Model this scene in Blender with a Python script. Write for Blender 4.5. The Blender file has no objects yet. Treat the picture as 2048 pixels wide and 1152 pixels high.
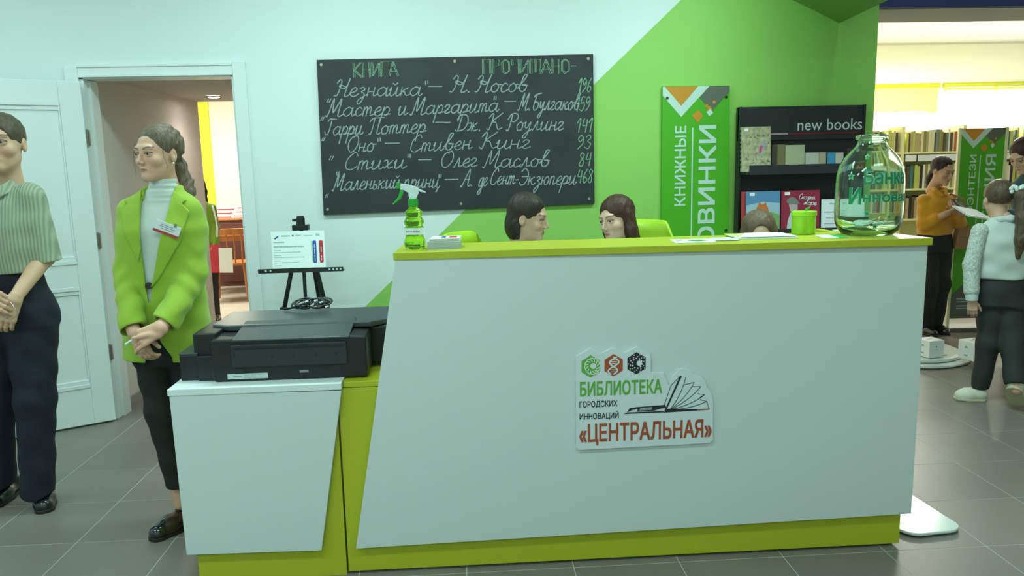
import bpy, bmesh, math, random
import numpy as np
from mathutils import Vector, Matrix
random.seed(7)
PI = math.pi
SC = bpy.context.scene
C = SC.collection

# ------------------------------------------------------------------ camera
YAW, PITCH, ROLL, FPX = 0.0559, 0.1582, 0.0229, 1553.6
cam_d = bpy.data.cameras.new('camera'); cam = bpy.data.objects.new('camera', cam_d); C.objects.link(cam)
cam_d.sensor_width = 36.0; cam_d.lens = FPX * 36.0 / 2048.0; cam_d.clip_start = 0.05; cam_d.clip_end = 100
_f = Vector((math.sin(YAW)*math.cos(PITCH), math.cos(YAW)*math.cos(PITCH), -math.sin(PITCH)))
_r = Vector((math.cos(YAW), -math.sin(YAW), 0)); _d = _f.cross(_r)
_r2 = math.cos(ROLL)*_r + math.sin(ROLL)*_d; _d2 = -math.sin(ROLL)*_r + math.cos(ROLL)*_d
_M = Matrix((_r2, -_d2, -_f)).transposed().to_4x4()
_M.translation = Vector((2.04212, -3.0882, 1.49492))
cam.matrix_world = _M
SC.camera = cam

# ------------------------------------------------------------------ light
SC.view_settings.view_transform = 'Standard'; SC.view_settings.look = 'None'
SC.view_settings.gamma = 1.0; SC.view_settings.use_curve_mapping = False
SC.view_settings.exposure = 0.5
w = bpy.data.worlds.new('sky'); SC.world = w; w.use_nodes = True
w.node_tree.nodes['Background'].inputs[0].default_value = (0.93, 0.97, 1.0, 1)
w.node_tree.nodes['Background'].inputs[1].default_value = 3.0
TINT = (0.70, 1.0, 0.965)
def area(name, loc, sx, sy, power, col=TINT, rot=(0, 0, 0)):
    l = bpy.data.lights.new(name, 'AREA'); l.shape = 'RECTANGLE'; l.size = sx; l.size_y = sy
    l.energy = power; l.color = col
    o = bpy.data.objects.new(name, l); C.objects.link(o); o.location = loc; o.rotation_euler = rot
    return o
for lx in (-0.9, 1.4, 3.7):
    area('ceiling_panel_light', (lx, 0.35, 2.97), 1.2, 0.3, 14 if lx < 0 else (22 if lx < 2 else 31))
    area('ceiling_panel_light', (lx, -1.9, 2.97), 1.2, 0.3, 18 if lx < 2 else 10)
    area('ceiling_panel_light', (lx, -4.2, 2.97), 1.2, 0.3, 17 if lx < 2 else 11)
area('hall_light', (6.3, 3.9, 2.95), 1.6, 0.6, 12, (1, 0.98, 0.82))
area('hall_light', (8.0, 6.6, 3.0), 2.0, 1.2, 330, (1, 0.99, 0.88))
area('reading_room_light', (-1.1, 5.9, 2.7), 1.6, 1.2, 120, (1, 0.97, 0.82))

# ------------------------------------------------------------------ materials
MATS = {}
def mat(name, col, rough=0.5, metal=0.0, bump=0.0, bscale=200.0, var=0.0, vscale=8.0, emit=None, spec=0.5, coat=0.0, attr=False, sheen=0.0, stretch=None):
    if name in MATS: return MATS[name]
    m = bpy.data.materials.new(name); m.use_nodes = True
    nt = m.node_tree; b = nt.nodes['Principled BSDF']
    b.inputs['Base Color'].default_value = (*col, 1); b.inputs['Roughness'].default_value = rough
    b.inputs['Metallic'].default_value = metal; b.inputs['Specular IOR Level'].default_value = spec
    b.inputs['Coat Weight'].default_value = coat; b.inputs['Sheen Weight'].default_value = sheen
    tc = nt.nodes.new('ShaderNodeTexCoord'); src = tc.outputs['Object']
    if stretch:
        mp = nt.nodes.new('ShaderNodeMapping'); mp.inputs['Scale'].default_value = stretch
        nt.links.new(src, mp.inputs['Vector']); src = mp.outputs['Vector']
    base = None
    if attr:
        a = nt.nodes.new('ShaderNodeAttribute'); a.attribute_name = 'Col'; base = a.outputs['Color']
    if var > 0:
        n = nt.nodes.new('ShaderNodeTexNoise'); n.inputs['Scale'].default_value = vscale; n.inputs['Detail'].default_value = 4
        nt.links.new(src, n.inputs['Vector'])
        mr = nt.nodes.new('ShaderNodeMapRange'); mr.inputs['From Min'].default_value = 0.3; mr.inputs['From Max'].default_value = 0.7
        mr.inputs['To Min'].default_value = 1 - var; mr.inputs['To Max'].default_value = 1 + var
        nt.links.new(n.outputs['Fac'], mr.inputs['Value'])
        mx = nt.nodes.new('ShaderNodeVectorMath'); mx.operation = 'SCALE'
        if base: nt.links.new(base, mx.inputs[0])
        else: mx.inputs[0].default_value = col
        nt.links.new(mr.outputs[0], mx.inputs['Scale']); base = mx.outputs[0]
    if base: nt.links.new(base, b.inputs['Base Color'])
    if bump > 0:
        n = nt.nodes.new('ShaderNodeTexNoise'); n.inputs['Scale'].default_value = bscale; n.inputs['Detail'].default_value = 3
        nt.links.new(src, n.inputs['Vector'])
        bp = nt.nodes.new('ShaderNodeBump'); bp.inputs['Strength'].default_value = bump; bp.inputs['Distance'].default_value = 0.004
        nt.links.new(n.outputs['Fac'], bp.inputs['Height']); nt.links.new(bp.outputs[0], b.inputs['Normal'])
    if emit:
        b.inputs['Emission Color'].default_value = (*col, 1); b.inputs['Emission Strength'].default_value = emit
    MATS[name] = m; return m

# ------------------------------------------------------------------ object helpers
def tag(o, label=None, cat=None, group=None, kind=None):
    if label: o['label'] = label
    if cat: o['category'] = cat
    if group: o['group'] = group
    if kind: o['kind'] = kind
    return o
def thing(name, label, cat, loc=(0, 0, 0), rz=0.0, group=None, rot=None):
    o = bpy.data.objects.new(name, None); C.objects.link(o); o.empty_display_size = 0.1
    o.location = loc; o.rotation_euler = rot if rot else (0, 0, rz)
    return tag(o, label, cat, group)
def link(name, me, m=None, parent=None, bevel=0.0, seg=2, smooth=False, loc=None, rot=None):
    o = bpy.data.objects.new(name, me); C.objects.link(o)
    if m is not None and len(me.materials) == 0: me.materials.append(m)
    if parent is not None: o.parent = parent
    if name in ('printed_lines', 'ribbon_words', 'map_pattern', 'ledge_hole', 'emblem_mark', 'book_drawing', 'chalk_writing', 'lettering'): o['kind'] = 'stuff'
    if loc is not None: o.location = loc
    if rot is not None: o.rotation_euler = rot
    if smooth:
        me.polygons.foreach_set('use_smooth', [True]*len(me.polygons))
    if bevel > 0:
        md = o.modifiers.new('bevel', 'BEVEL'); md.width = bevel; md.segments = seg; md.limit_method = 'ANGLE'; md.angle_limit = 0.6
        md.harden_normals = False
    return o
class MB:
    def __init__(s): s.v = []; s.f = []
    def add(s, vs, fs):
        n = len(s.v); s.v += [tuple(v) for v in vs]; s.f += [tuple(i+n for i in f) for f in fs]; return s
    def box(s, x0, x1, y0, y1, z0, z1, M=None):
        vs = [Vector((x, y, z)) for x in (x0, x1) for y in (y0, y1) for z in (z0, z1)]
        if M is not None: vs = [M @ v for v in vs]
        return s.add(vs, [(0, 1, 3, 2), (4, 6, 7, 5), (0, 4, 5, 1), (2, 3, 7, 6), (0, 2, 6, 4), (1, 5, 7, 3)])
    def prism(s, poly, a, b, ax='y', M=None):
        """poly: 2D points (u,v) extruded from a to b along axis ax"""
        n = len(poly)
        def P(u, v, t): return Vector({'y': (u, t, v), 'x': (t, u, v), 'z': (u, v, t)}[ax])
        vs = [P(u, v, a) for u, v in poly] + [P(u, v, b) for u, v in poly]
        if M is not None: vs = [M @ v for v in vs]
        ar = sum(poly[i][0]*poly[(i+1) % n][1]-poly[(i+1) % n][0]*poly[i][1] for i in range(n))
        fl = (ar > 0) ^ (b < a) ^ (ax == 'y')
        top = tuple(range(n, 2*n)); bot = tuple(reversed(range(n)))
        fs = [top, bot] + [(i, (i+1) % n, n+(i+1) % n, n+i) for i in range(n)]
        if not fl: fs = [tuple(reversed(f)) for f in fs]
        return s.add(vs, fs)
    def tube(s, pts, r, seg=10, cap=True):
        pts = [Vector(p) for p in pts]; rs = r if isinstance(r, (list, tuple)) else [r]*len(pts)
        rings = []; up = None
        for i, p in enumerate(pts):
            t = (pts[min(i+1, len(pts)-1)] - pts[max(i-1, 0)]).normalized()
            if up is None: up = Vector((0, 0, 1)) if abs(t.z) < 0.9 else Vector((1, 0, 0))
            u = t.cross(up).normalized(); v = u.cross(t).normalized(); up = v
            rings.append([p + rs[i]*(math.cos(2*PI*k/seg)*u + math.sin(2*PI*k/seg)*v) for k in range(seg)])
        vs = [q for rg in rings for q in rg]; fs = []
        for i in range(len(pts)-1):
            for k in range(seg):
                a = i*seg+k; b = i*seg+(k+1) % seg; fs.append((a, a+seg, b+seg, b))
        if cap: fs.append(tuple(range(seg))); fs.append(tuple(reversed(range((len(pts)-1)*seg, len(pts)*seg))))
        return s.add(vs, fs)
    def lathe(s, prof, seg=32, c=(0, 0, 0), cap=True):
        vs = [(c[0]+r*math.cos(2*PI*k/seg), c[1]+r*math.sin(2*PI*k/seg), c[2]+z) for r, z in prof for k in range(seg)]
        fs = []
        for i in range(len(prof)-1):
            for k in range(seg):
                a = i*seg+k; b = i*seg+(k+1) % seg; fs.append((a, b, b+seg, a+seg))
        if cap: fs.append(tuple(reversed(range(seg)))); fs.append(tuple(range((len(prof)-1)*seg, len(prof)*seg)))
        return s.add(vs, fs)
    def ball(s, c, r, sx=1, sy=1, sz=1, seg=16):
        prof = [(max(1e-4, math.sin(PI*i/(seg//2)))*1.0, -math.cos(PI*i/(seg//2))) for i in range(seg//2+1)]
        vs = [(c[0]+r*sx*q*math.cos(2*PI*k/seg), c[1]+r*sy*q*math.sin(2*PI*k/seg), c[2]+r*sz*z) for q, z in prof for k in range(seg)]
        fs = []
        for i in range(len(prof)-1):
            for k in range(seg):
                a = i*seg+k; b = i*seg+(k+1) % seg; fs.append((a, b, b+seg, a+seg))
        return s.add(vs, fs)
    def mesh(s, name='m'):
        me = bpy.data.meshes.new(name); me.from_pydata([tuple(v) for v in s.v], [], s.f); me.update(); return me
    def build(s, name, m, parent=None, **k): return link(name, s.mesh(name), m, parent, **k)
def box(name, m, x0, x1, y0, y1, z0, z1, parent=None, bevel=0.0, **k):
    return MB().box(x0, x1, y0, y1, z0, z1).build(name, m, parent, bevel=bevel, **k)
def dup(o, parent=None, loc=None, rot=None, label=None, group=None):
    c = o.copy(); C.objects.link(c)
    if parent is not None: c.parent = parent
    if loc is not None: c.location = loc
    if rot is not None: c.rotation_euler = rot
    if label: c['label'] = label
    if group: c['group'] = group
    for ch in list(o.children): dup(ch, c)
    return c
def rrect(w, h, r, n=5, cx=0, cy=0):
    pts = []
    for (sx, sy, a0) in ((1, 1, 0), (-1, 1, 90), (-1, -1, 180), (1, -1, 270)):
        for i in range(n+1):
            a = math.radians(a0+90*i/n)
            pts.append((cx+sx*(w/2-r)+r*math.cos(a), cy+sy*(h/2-r)+r*math.sin(a)))
    return pts
def circ(cx, cy, r, n=20): return [(cx+r*math.cos(2*PI*i/n), cy+r*math.sin(2*PI*i/n)) for i in range(n)]

# text as mesh in local XY plane -> given matrix
def text_mesh(s, size, bold=0.0, shear=0.0):
    """outline of the built-in font, triangulated by constrained Delaunay and a winding test"""
    from mathutils.geometry import delaunay_2d_cdt
    cu = bpy.data.curves.new('t', 'FONT'); cu.body = s; cu.size = size; cu.shear = shear; cu.resolution_u = 4; cu.fill_mode = 'NONE'
    o = bpy.data.objects.new('t', cu); C.objects.link(o)
    dg = bpy.context.evaluated_depsgraph_get(); me = bpy.data.meshes.new_from_object(o.evaluated_get(dg))
    bpy.data.objects.remove(o); bpy.data.curves.remove(cu)
    P = [v.co.to_2d() for v in me.vertices]; nb = [[] for _ in P]
    for e in me.edges: a, b = e.vertices; nb[a].append(b); nb[b].append(a)
    seen = set(); loops = []
    for k in range(len(P)):
        if k in seen or len(nb[k]) < 2: continue
        lp = [k]; seen.add(k); cur = min(nb[k])
        while cur not in seen:
            lp.append(cur); seen.add(cur); nx = [q for q in nb[cur] if q not in seen]
            if not nx: break
            cur = nx[0]
        loops.append(lp)
    def simple(lp):
        out = []
        for q in lp:
            if not out or (P[q]-P[out[-1]]).length > 1e-5: out.append(q)
        if len(out) > 1 and (P[out[0]]-P[out[-1]]).length < 1e-5: out.pop()
        return out
    loops = [l for l in map(simple, loops) if len(l) > 2]
    V = []; E = []; L2 = []
    for l in loops:
        n0 = len(V); V += [P[q] for q in l]; n = len(l); E += [(n0+i, n0+(i+1) % n) for i in range(n)]; L2.append(np.array([tuple(P[q]) for q in l]))
    r = delaunay_2d_cdt([Vector((p_.x, p_.y)) for p_ in V], E, [], 0, 1e-7)
    ov, of = r[0], r[2]; T = np.array([f for f in of if len(f) == 3]); X = np.array([tuple(v) for v in ov]); cen = X[T].mean(1)
    ins = np.zeros(len(T), int)
    for l in L2:
        a = l; b = np.roll(l, -1, 0)
        for (ax, ay), (bx, by) in zip(a, b):
            up = (ay <= cen[:, 1]) & (by > cen[:, 1]); dn = (ay > cen[:, 1]) & (by <= cen[:, 1])
            cr = (bx-ax)*(cen[:, 1]-ay)-(by-ay)*(cen[:, 0]-ax)
            ins += (up & (cr > 0)).astype(int)-(dn & (cr < 0)).astype(int)
    T = T[ins != 0]
    nx_ = len(X); Vs = []; Fs = []
    for q_, (dx, dy) in enumerate(((-1, -1), (1, -1), (-1, 1), (1, 1), (0, 0)) if bold else ((0, 0),)):
        Vs += [(x+dx*bold, y+dy*bold, q_*0.00006) for x, y in X]; Fs += [tuple(int(c)+q_*nx_ for c in t) for t in T]
    bpy.data.meshes.remove(me); me = bpy.data.meshes.new('t'); me.from_pydata(Vs, [], Fs); me.update()
    bm = bmesh.new(); bm.from_mesh(me); bmesh.ops.delete(bm, geom=[v for v in bm.verts if not v.link_faces], context='VERTS'); bm.to_mesh(me); bm.free()
    return me
def text(name, s, m, parent, w, h, x, y, z, bold=0.0, shear=0.0, rot=0, plane='xz'):
    """fit text in w x h; (x,z) lower-left of the text block in parent coords on a vertical face looking to -Y"""
    me = text_mesh(s, 1.0, bold, shear)
    co = np.empty(len(me.vertices)*3); me.vertices.foreach_get('co', co); co = co.reshape(-1, 3)
    lo = co.min(0); hi = co.max(0)
    u = (co[:, 0]-lo[0])/(hi[0]-lo[0])*w; v = (co[:, 1]-lo[1])/(hi[1]-lo[1])*h
    if rot: u, v = -v, u
    if rot: u = u + 0
    out = np.stack([x+u, y-co[:, 2], z+v], 1) if plane == 'xz' else np.stack([x+u, y+v, np.full(len(u), z)], 1)
    me.vertices.foreach_set('co', out.ravel()); me.update()
    return link(name, me, m, parent)
# ================================================================== SETTING
M_white = mat('white_paint', (0.76, 0.83, 0.81), 0.55, bump=0.08, bscale=300)
M_lam = mat('white_laminate', (0.66, 0.73, 0.71), 0.45, bump=0.05, bscale=500)
M_door = mat('door_paint', (0.78, 0.84, 0.83), 0.35)
M_ceil = mat('ceiling_paint', (0.78, 0.8, 0.78), 0.7)
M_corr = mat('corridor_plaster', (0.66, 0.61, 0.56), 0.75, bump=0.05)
M_cream = mat('cream_plaster', (0.86, 0.84, 0.72), 0.75)
M_grout = mat('grout', (0.62, 0.64, 0.58), 0.8)
M_base = mat('grey_skirting', (0.30, 0.28, 0.25), 0.5)
M_green = mat('green_wall_paint', (0.30, 0.62, 0.12), 0.6, bump=0.05, bscale=300)
M_lime = mat('lime_laminate', (0.46, 0.50, 0.020), 0.4)
M_yellow = mat('yellow_paint', (0.95, 0.92, 0.12), 0.6)
M_black = mat('black_plastic', (0.012, 0.014, 0.015), 0.38)
M_dark = mat('dark_metal', (0.03, 0.03, 0.03), 0.4, metal=0.3)
M_steel = mat('steel', (0.35, 0.35, 0.33), 0.35, metal=0.9)
M_paper = mat('white_paper', (0.80, 0.86, 0.85), 0.7)
M_ink = mat('black_ink', (0.02, 0.02, 0.02), 0.7)
M_grey_ink = mat('grey_ink', (0.35, 0.38, 0.38), 0.7)

def two_tone(name, a, b, px, pz, slope, rough=0.6):
    """painted wall: colour b where x > line through (px,pz) with dz/dx = slope (a crisp painted edge)"""
    m = bpy.data.materials.new(name); m.use_nodes = True; nt = m.node_tree; bs = nt.nodes['Principled BSDF']
    bs.inputs['Roughness'].default_value = rough
    tc = nt.nodes.new('ShaderNodeTexCoord'); sp = nt.nodes.new('ShaderNodeSeparateXYZ'); nt.links.new(tc.outputs['Object'], sp.inputs[0])
    mu = nt.nodes.new('ShaderNodeMath'); mu.operation = 'MULTIPLY_ADD'; mu.inputs[1].default_value = slope; mu.inputs[2].default_value = pz-slope*px
    nt.links.new(sp.outputs['X'], mu.inputs[0])
    gt = nt.nodes.new('ShaderNodeMath'); gt.operation = 'GREATER_THAN'; nt.links.new(mu.outputs[0], gt.inputs[0]); nt.links.new(sp.outputs['Z'], gt.inputs[1])
    mx = nt.nodes.new('ShaderNodeMix'); mx.data_type = 'RGBA'; nt.links.new(gt.outputs[0], mx.inputs[0])
    mx.inputs[6].default_value = (*a, 1); mx.inputs[7].default_value = (*b, 1)
    nt.links.new(mx.outputs[2], bs.inputs['Base Color'])
    n = nt.nodes.new('ShaderNodeTexNoise'); n.inputs['Scale'].default_value = 250; nt.links.new(tc.outputs['Object'], n.inputs['Vector'])
    bp = nt.nodes.new('ShaderNodeBump'); bp.inputs['Strength'].default_value = 0.06; bp.inputs['Distance'].default_value = 0.002
    nt.links.new(n.outputs['Fac'], bp.inputs['Height']); nt.links.new(bp.outputs[0], bs.inputs['Normal'])
    return m
M_wall2 = two_tone('white_and_green_wall', (0.76, 0.84, 0.82), (0.30, 0.62, 0.12), 2.864, 1.988, 0.915)

def struct(o): o['kind'] = 'structure'; return o
WY = 1.66; TOP = 3.0
# back wall with doorway (opening x -0.165..0.72, z 0..2.05), ends at x 4.56
mb = MB()
mb.box(-2.6, -0.165, WY, WY+0.14, 0, TOP); mb.box(0.72, 4.562, WY, WY+0.14, 0, TOP); mb.box(-0.165, 0.72, WY, WY+0.14, 2.05, TOP)
struct(mb.build('wall_back', M_wall2))
struct(box('wall_left', M_white, -2.74, -2.6, -5.6, WY, 0, TOP))
struct(box('wall_front', M_white, -2.74, 11.4, -5.74, -5.6, 0, TOP))
struct(box('wall_right', M_cream, 11.4, 11.54, -5.74, 9.14, 0, 3.3))
struct(box('ceiling', M_ceil, -2.74, 11.54, -5.74, WY+0.6, TOP, TOP+0.1))
# header beam between lobby and hall: blue face, grey soffit
M_blue = mat('blue_beam_paint', (0.035, 0.045, 0.16), 0.6); M_soff = mat('grey_soffit', (0.36, 0.36, 0.27), 0.7)
hb = MB(); hb.box(4.562, 11.4, 1.66, 1.70, 2.375, TOP); struct(hb.build('trim_1', M_blue))
hb = MB(); hb.box(4.562, 11.4, 1.70, 2.16, 2.372, TOP); struct(hb.build('trim_2', M_soff))
# green bulkhead above the display rack, its lower corner just in frame
hb = MB(); hb.prism([(3.734, 0.959), (4.320, WY-0.002), (4.262, 1.09), (4.24, 0.85), (3.80, 0.85)], 2.288, TOP, 'z')
struct(hb.build('trim_3', mat('green_bulkhead_paint', (0.17, 0.42, 0.05), 0.7)))
# hall
HY = 9.0
struct(box('ceiling_hall', M_ceil, -4.6, 11.54, WY+0.6, HY+0.14, 3.2, 3.3))
struct(box('wall_hall_left', M_cream, 4.42, 4.56, WY+0.14, HY, 0, 3.3))
M_cream2 = mat('pale_cream_wall', (0.88, 0.88, 0.74), 0.7)
mb = MB(); mb.box(4.42, 11.54, HY, HY+0.14, 2.60, 3.3); mb.box(4.42, 11.54, HY, HY+0.14, 0, 0.9)
for a, b in ((4.42, 6.9), (9.40, 9.56), (11.3, 11.54)): mb.box(a, b, HY, HY+0.14, 0.9, 2.60)
struct(mb.build('wall_hall_back', M_cream2))
M_glass = mat('window_glass', (1, 1, 1), 0.0)
g = M_glass.node_tree.nodes['Principled BSDF']; g.inputs['Transmission Weight'].default_value = 1.0; g.inputs['IOR'].default_value = 1.02
M_frame = mat('white_window_frame', (0.85, 0.87, 0.85), 0.4)
for k, (a, b) in enumerate(((6.9, 9.40), (9.56, 11.3))):
    wn = bpy.data.objects.new('window_%d' % (k+1), None); C.objects.link(wn); struct(wn)
    mb = MB()
    for x in (a, (a+b)/2-0.03, b-0.06): mb.box(x, x+0.06, HY+0.02, HY+0.08, 0.9, 2.6)
    for z in (0.9, 2.54): mb.box(a, b, HY+0.02, HY+0.08, z, z+0.06)
    mb.build('window_frame', M_frame, wn)
    box('pane', M_glass, a+0.06, (a+b)/2-0.03, HY+0.045, HY+0.05, 0.96, 2.54, wn)
    box('pane', M_glass, (a+b)/2+0.03, b-0.06, HY+0.045, HY+0.05, 0.96, 2.54, wn)
    box('window_sill', M_frame, a-0.05, b+0.05, HY-0.2, HY+0.02, 0.86, 0.9, wn, bevel=0.01)
# ceiling edge beam at the hall back wall (thin grey line)
struct(box('trim_4', mat('pale_cornice', (0.62, 0.62, 0.50), 0.7), 4.56, 11.4, HY-0.03, HY, 3.175, 3.2))
# roller blinds
rb = thing('roller_blind', 'yellow roller blind part lowered at the left hall window', 'blind', (8.20, HY-0.06, 2.5))
MB().tube([(-1.20, 0, 0.06), (1.26, 0, 0.06)], 0.035, 14).build('roller', M_lime, rb, smooth=False)
box('blind_fabric', mat('yellow_blind_fabric', (0.93, 0.93, 0.20), 0.8), -1.18, 1.24, -0.004, 0.0, -0.32, 0.06, rb)
box('bottom_bar', M_yellow, -1.18, 1.24, -0.01, 0.006, -0.335, -0.32, rb)
rb = thing('roller_blind', 'lime roller blind rolled fully up at the right hall window', 'blind', (10.42, HY-0.06, 2.5))
MB().tube([(-0.90, 0, 0.06), (0.90, 0, 0.06)], 0.035, 14).build('roller', M_lime, rb)
box('bottom_bar', M_yellow, -0.88, 0.88, -0.01, 0.006, -0.02, 0.02, rb)

# corridor behind the doorway and reading room
CZ = 2.065
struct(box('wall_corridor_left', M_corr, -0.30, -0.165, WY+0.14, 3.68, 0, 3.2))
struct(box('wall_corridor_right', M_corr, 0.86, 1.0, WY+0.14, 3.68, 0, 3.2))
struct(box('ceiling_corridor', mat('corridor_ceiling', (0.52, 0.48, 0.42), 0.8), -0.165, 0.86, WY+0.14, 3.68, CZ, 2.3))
struct(box('wall_reading_front_left', M_cream, -4.6, -0.30, 3.55, 3.68, 0, 3.2))
struct(box('wall_reading_front_right', M_cream, 1.0, 4.42, 3.55, 3.68, 0, 3.2))
struct(box('wall_reading_front_top', M_cream, -0.165, 0.86, 3.55, 3.68, 2.3, 3.2))
struct(box('wall_reading_back', M_cream, -4.6, 4.42, 8.0, 8.14, 0, 3.2))
struct(box('wall_reading_left', M_cream, -4.74, -4.6, 3.55, 8.14, 0, 3.2))
struct(box('trim_5', mat('yellow_stripe_paint', (0.85, 0.90, 0.05), 0.6), -1.75, -1.43, 7.97, 7.999, 0, 3.2))
struct(box('baseboard_corridor', M_base, -0.165, -0.150, WY+0.14, 3.68, 0, 0.07))
struct(box('baseboard_reading', M_base, -4.6, 4.4, 7.97, 8.0, 0, 0.08))
# downlight
dl = thing('downlight', 'glowing round recessed downlight in the corridor ceiling', 'ceiling light', (0.12, 3.20, CZ))
MB().lathe([(0.058, -0.012), (0.06, -0.002), (0.045, -0.002), (0.043, -0.010)], 28, cap=False).build('rim', M_steel, dl)
MB().lathe([(0.001, -0.006), (0.044, -0.006)], 24, cap=False).build('lamp', mat('lamp_glow', (1, 0.96, 0.85), emit=60), dl)
l = bpy.data.lights.new('downlight_beam', 'SPOT'); l.energy = 8; l.spot_blend = 1.0; l.spot_size = 2.4; l.color = (1, 0.86, 0.78); l.shadow_soft_size = 0.05
o = bpy.data.objects.new('downlight_beam', l); C.objects.link(o); o.location = (0.12, 3.20, CZ-0.03)

# door casing
cs = bpy.data.objects.new('trim_6', None); C.objects.link(cs); struct(cs)
CY = WY-0.018
box('casing_board', M_door, -0.235, -0.160, CY, WY, 0, 2.105, cs, bevel=0.004)
box('casing_board', M_door, 0.712, 0.786, CY, WY, 0, 2.118, cs, bevel=0.004)
mb = MB(); mb.box(-0.160, 0.712, CY+0.003, WY, 2.045, 2.11); mb.box(-0.160, 0.712, CY-0.004, WY, 2.096, 2.112); mb.box(-0.160, 0.712, CY-0.004, WY, 2.041, 2.056)
mb.build('casing_board', M_door, cs, bevel=0.003)
mb = MB(); mb.box(-0.166, -0.140, WY, WY+0.145, 0, 2.05); mb.box(0.70, 0.721, WY, WY+0.145, 0, 2.05); mb.box(-0.165, 0.72, WY, WY+0.145, 2.035, 2.055)
mb.box(-0.150, -0.125, WY+0.055, WY+0.145, 0, 2.03)
mb.build('door_jamb', M_door, cs)

# door leaf, opened back against the lobby wall
ang = math.atan2(-0.30, -0.50)
dr = bpy.data.objects.new('door_1', None); C.objects.link(dr); struct(dr); dr.location = (-0.150, WY-0.028, 0); dr.rotation_euler = (0, 0, ang)
# local +x runs away from the hinge, local +y points to the camera side (face)
DW, DT = 0.84, 0.04
mb = MB()
mb.box(0, 0.115, -0.0, DT, 0.012, 2.015); mb.box(DW-0.115, DW, 0, DT, 0.012, 2.015)
for z0, z1 in ((0.012, 0.235), (0.845, 0.975), (1.90, 2.015)): mb.box(0.115, DW-0.115, 0, DT, z0, z1)
mb.box(0.115, DW-0.115, 0.008, DT-0.010, 0.2, 1.95)
mb.build('door_leaf', M_door, dr, bevel=0.003)
def mould(z0, z1, t=0.024):
    mb = MB(); f = DT
    mb.box(0.115, DW-0.115, f-0.012, f+0.005, z0, z0+t); mb.box(0.115, DW-0.115, f-0.012, f+0.005, z1-t, z1)
    mb.box(0.115, DW-0.115, f-0.012, f-0.002, z0+t, z0+2*t); mb.box(0.115, DW-0.115, f-0.012, f-0.002, z1-2*t, z1-t)
    mb.box(0.115, 0.123, f-0.012, f+0.003, z0, z1); mb.box(DW-0.123, DW-0.115, f-0.012, f+0.003, z0, z1)
    return mb
mould(0.235, 0.845).build('door_panel', M_door, dr, bevel=0.003)
mould(0.975, 1.90).build('door_panel', M_door, dr, bevel=0.003)
mb = MB(); mb.tube([(DW-0.06, DT, 1.0), (DW-0.06, DT+0.05, 1.0), (DW-0.17, DT+0.05, 1.0)], 0.009, 10)
mb.build('door_handle', M_steel, dr)
for z in (1.70, 1.10, 0.42):
    mb = MB(); mb.tube([(-0.147, WY-0.006, z-0.05), (-0.147, WY-0.006, z+0.05)], 0.0045, 10); mb.box(-0.150, -0.1385, WY-0.004, WY+0.012, z-0.045, z+0.045)
    mb.build('hinge', M_steel, cs)

# floor: grout bed and separate tiles
fl = struct(box('floor', M_grout, -5.0, 11.6, -5.8, 9.2, -0.12, -0.0008))
T = 0.4; GR = 0.0035
def tile_mat():
    m = bpy.data.materials.new('floor_tile'); m.use_nodes = True; nt = m.node_tree; b = nt.nodes['Principled BSDF']
    tc = nt.nodes.new('ShaderNodeTexCoord'); oi = nt.nodes.new('ShaderNodeObjectInfo')
    geo = nt.nodes.new('ShaderNodeNewGeometry')
    n = nt.nodes.new('ShaderNodeTexNoise'); n.inputs['Scale'].default_value = 3.0; n.inputs['Detail'].default_value = 5; nt.links.new(geo.outputs['Position'], n.inputs['Vector'])
    mr = nt.nodes.new('ShaderNodeMapRange'); mr.inputs['To Min'].default_value = 0.88; mr.inputs['To Max'].default_value = 1.12; nt.links.new(n.outputs['Fac'], mr.inputs['Value'])
    m2 = nt.nodes.new('ShaderNodeMapRange'); m2.inputs['To Min'].default_value = 0.95; m2.inputs['To Max'].default_value = 1.05; nt.links.new(oi.outputs['Random'], m2.inputs['Value'])
    mm = nt.nodes.new('ShaderNodeMath'); mm.operation = 'MULTIPLY'; nt.links.new(mr.outputs[0], mm.inputs[0]); nt.links.new(m2.outputs[0], mm.inputs[1])
    sc = nt.nodes.new('ShaderNodeVectorMath'); sc.operation = 'SCALE'; sc.inputs[0].default_value = (0.225, 0.205, 0.180); nt.links.new(mm.outputs[0], sc.inputs['Scale'])
    nt.links.new(sc.outputs[0], b.inputs['Base Color'])
    b.inputs['Roughness'].default_value = 0.40; b.inputs['Specular IOR Level'].default_value = 0.28
    return m
M_tile = tile_mat()
tm = MB().box(GR/2, T-GR/2, GR/2, T-GR/2, -0.01, 0).mesh('tile')
tm.materials.append(M_tile)
def tile_ok(i, j):
    x, y = i*T, j*T
    if not (-2.8 <= x < 9.6 and -1.2 <= y < 8.8): return False
    return True
individual = set()
for i in range(-4, 18):
    for j in range(-2, 10):
        x, y = i*T, j*T
        if 1.2 < x < 3.1 and 0.4 < y: continue          # hidden behind the counter
        if x < 4.4 and 1.6 < y and not (-0.4 <= x < 0.8): continue
        individual.add((i, j))
individual = set(sorted(individual, key=lambda t: (t[0]*T-2.04)**2+(t[1]*T+3.09)**2)[:296])
for (i, j) in sorted(individual):
    o = bpy.data.objects.new('tile', tm); C.objects.link(o); o.parent = fl; o.location = (i*T, j*T, 0)
mb = MB()
for i in range(-7, 29):
    for j in range(-14, 22):
        if (i, j) in individual or not (-12 < j): continue
        if i*T < 4.4 and j*T > 3.4: continue
        mb.box(i*T+GR/2, i*T+T-GR/2, j*T+GR/2, j*T+T-GR/2, -0.01, 0)
tag(mb.build('tile_field', M_tile, fl), kind='stuff')
box('laminate_floor', mat('beige_laminate_floor', (0.50, 0.46, 0.38), 0.35, var=0.08, vscale=6), -4.6, 4.4, 3.62, 8.0, -0.003, 0.002, fl)
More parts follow.
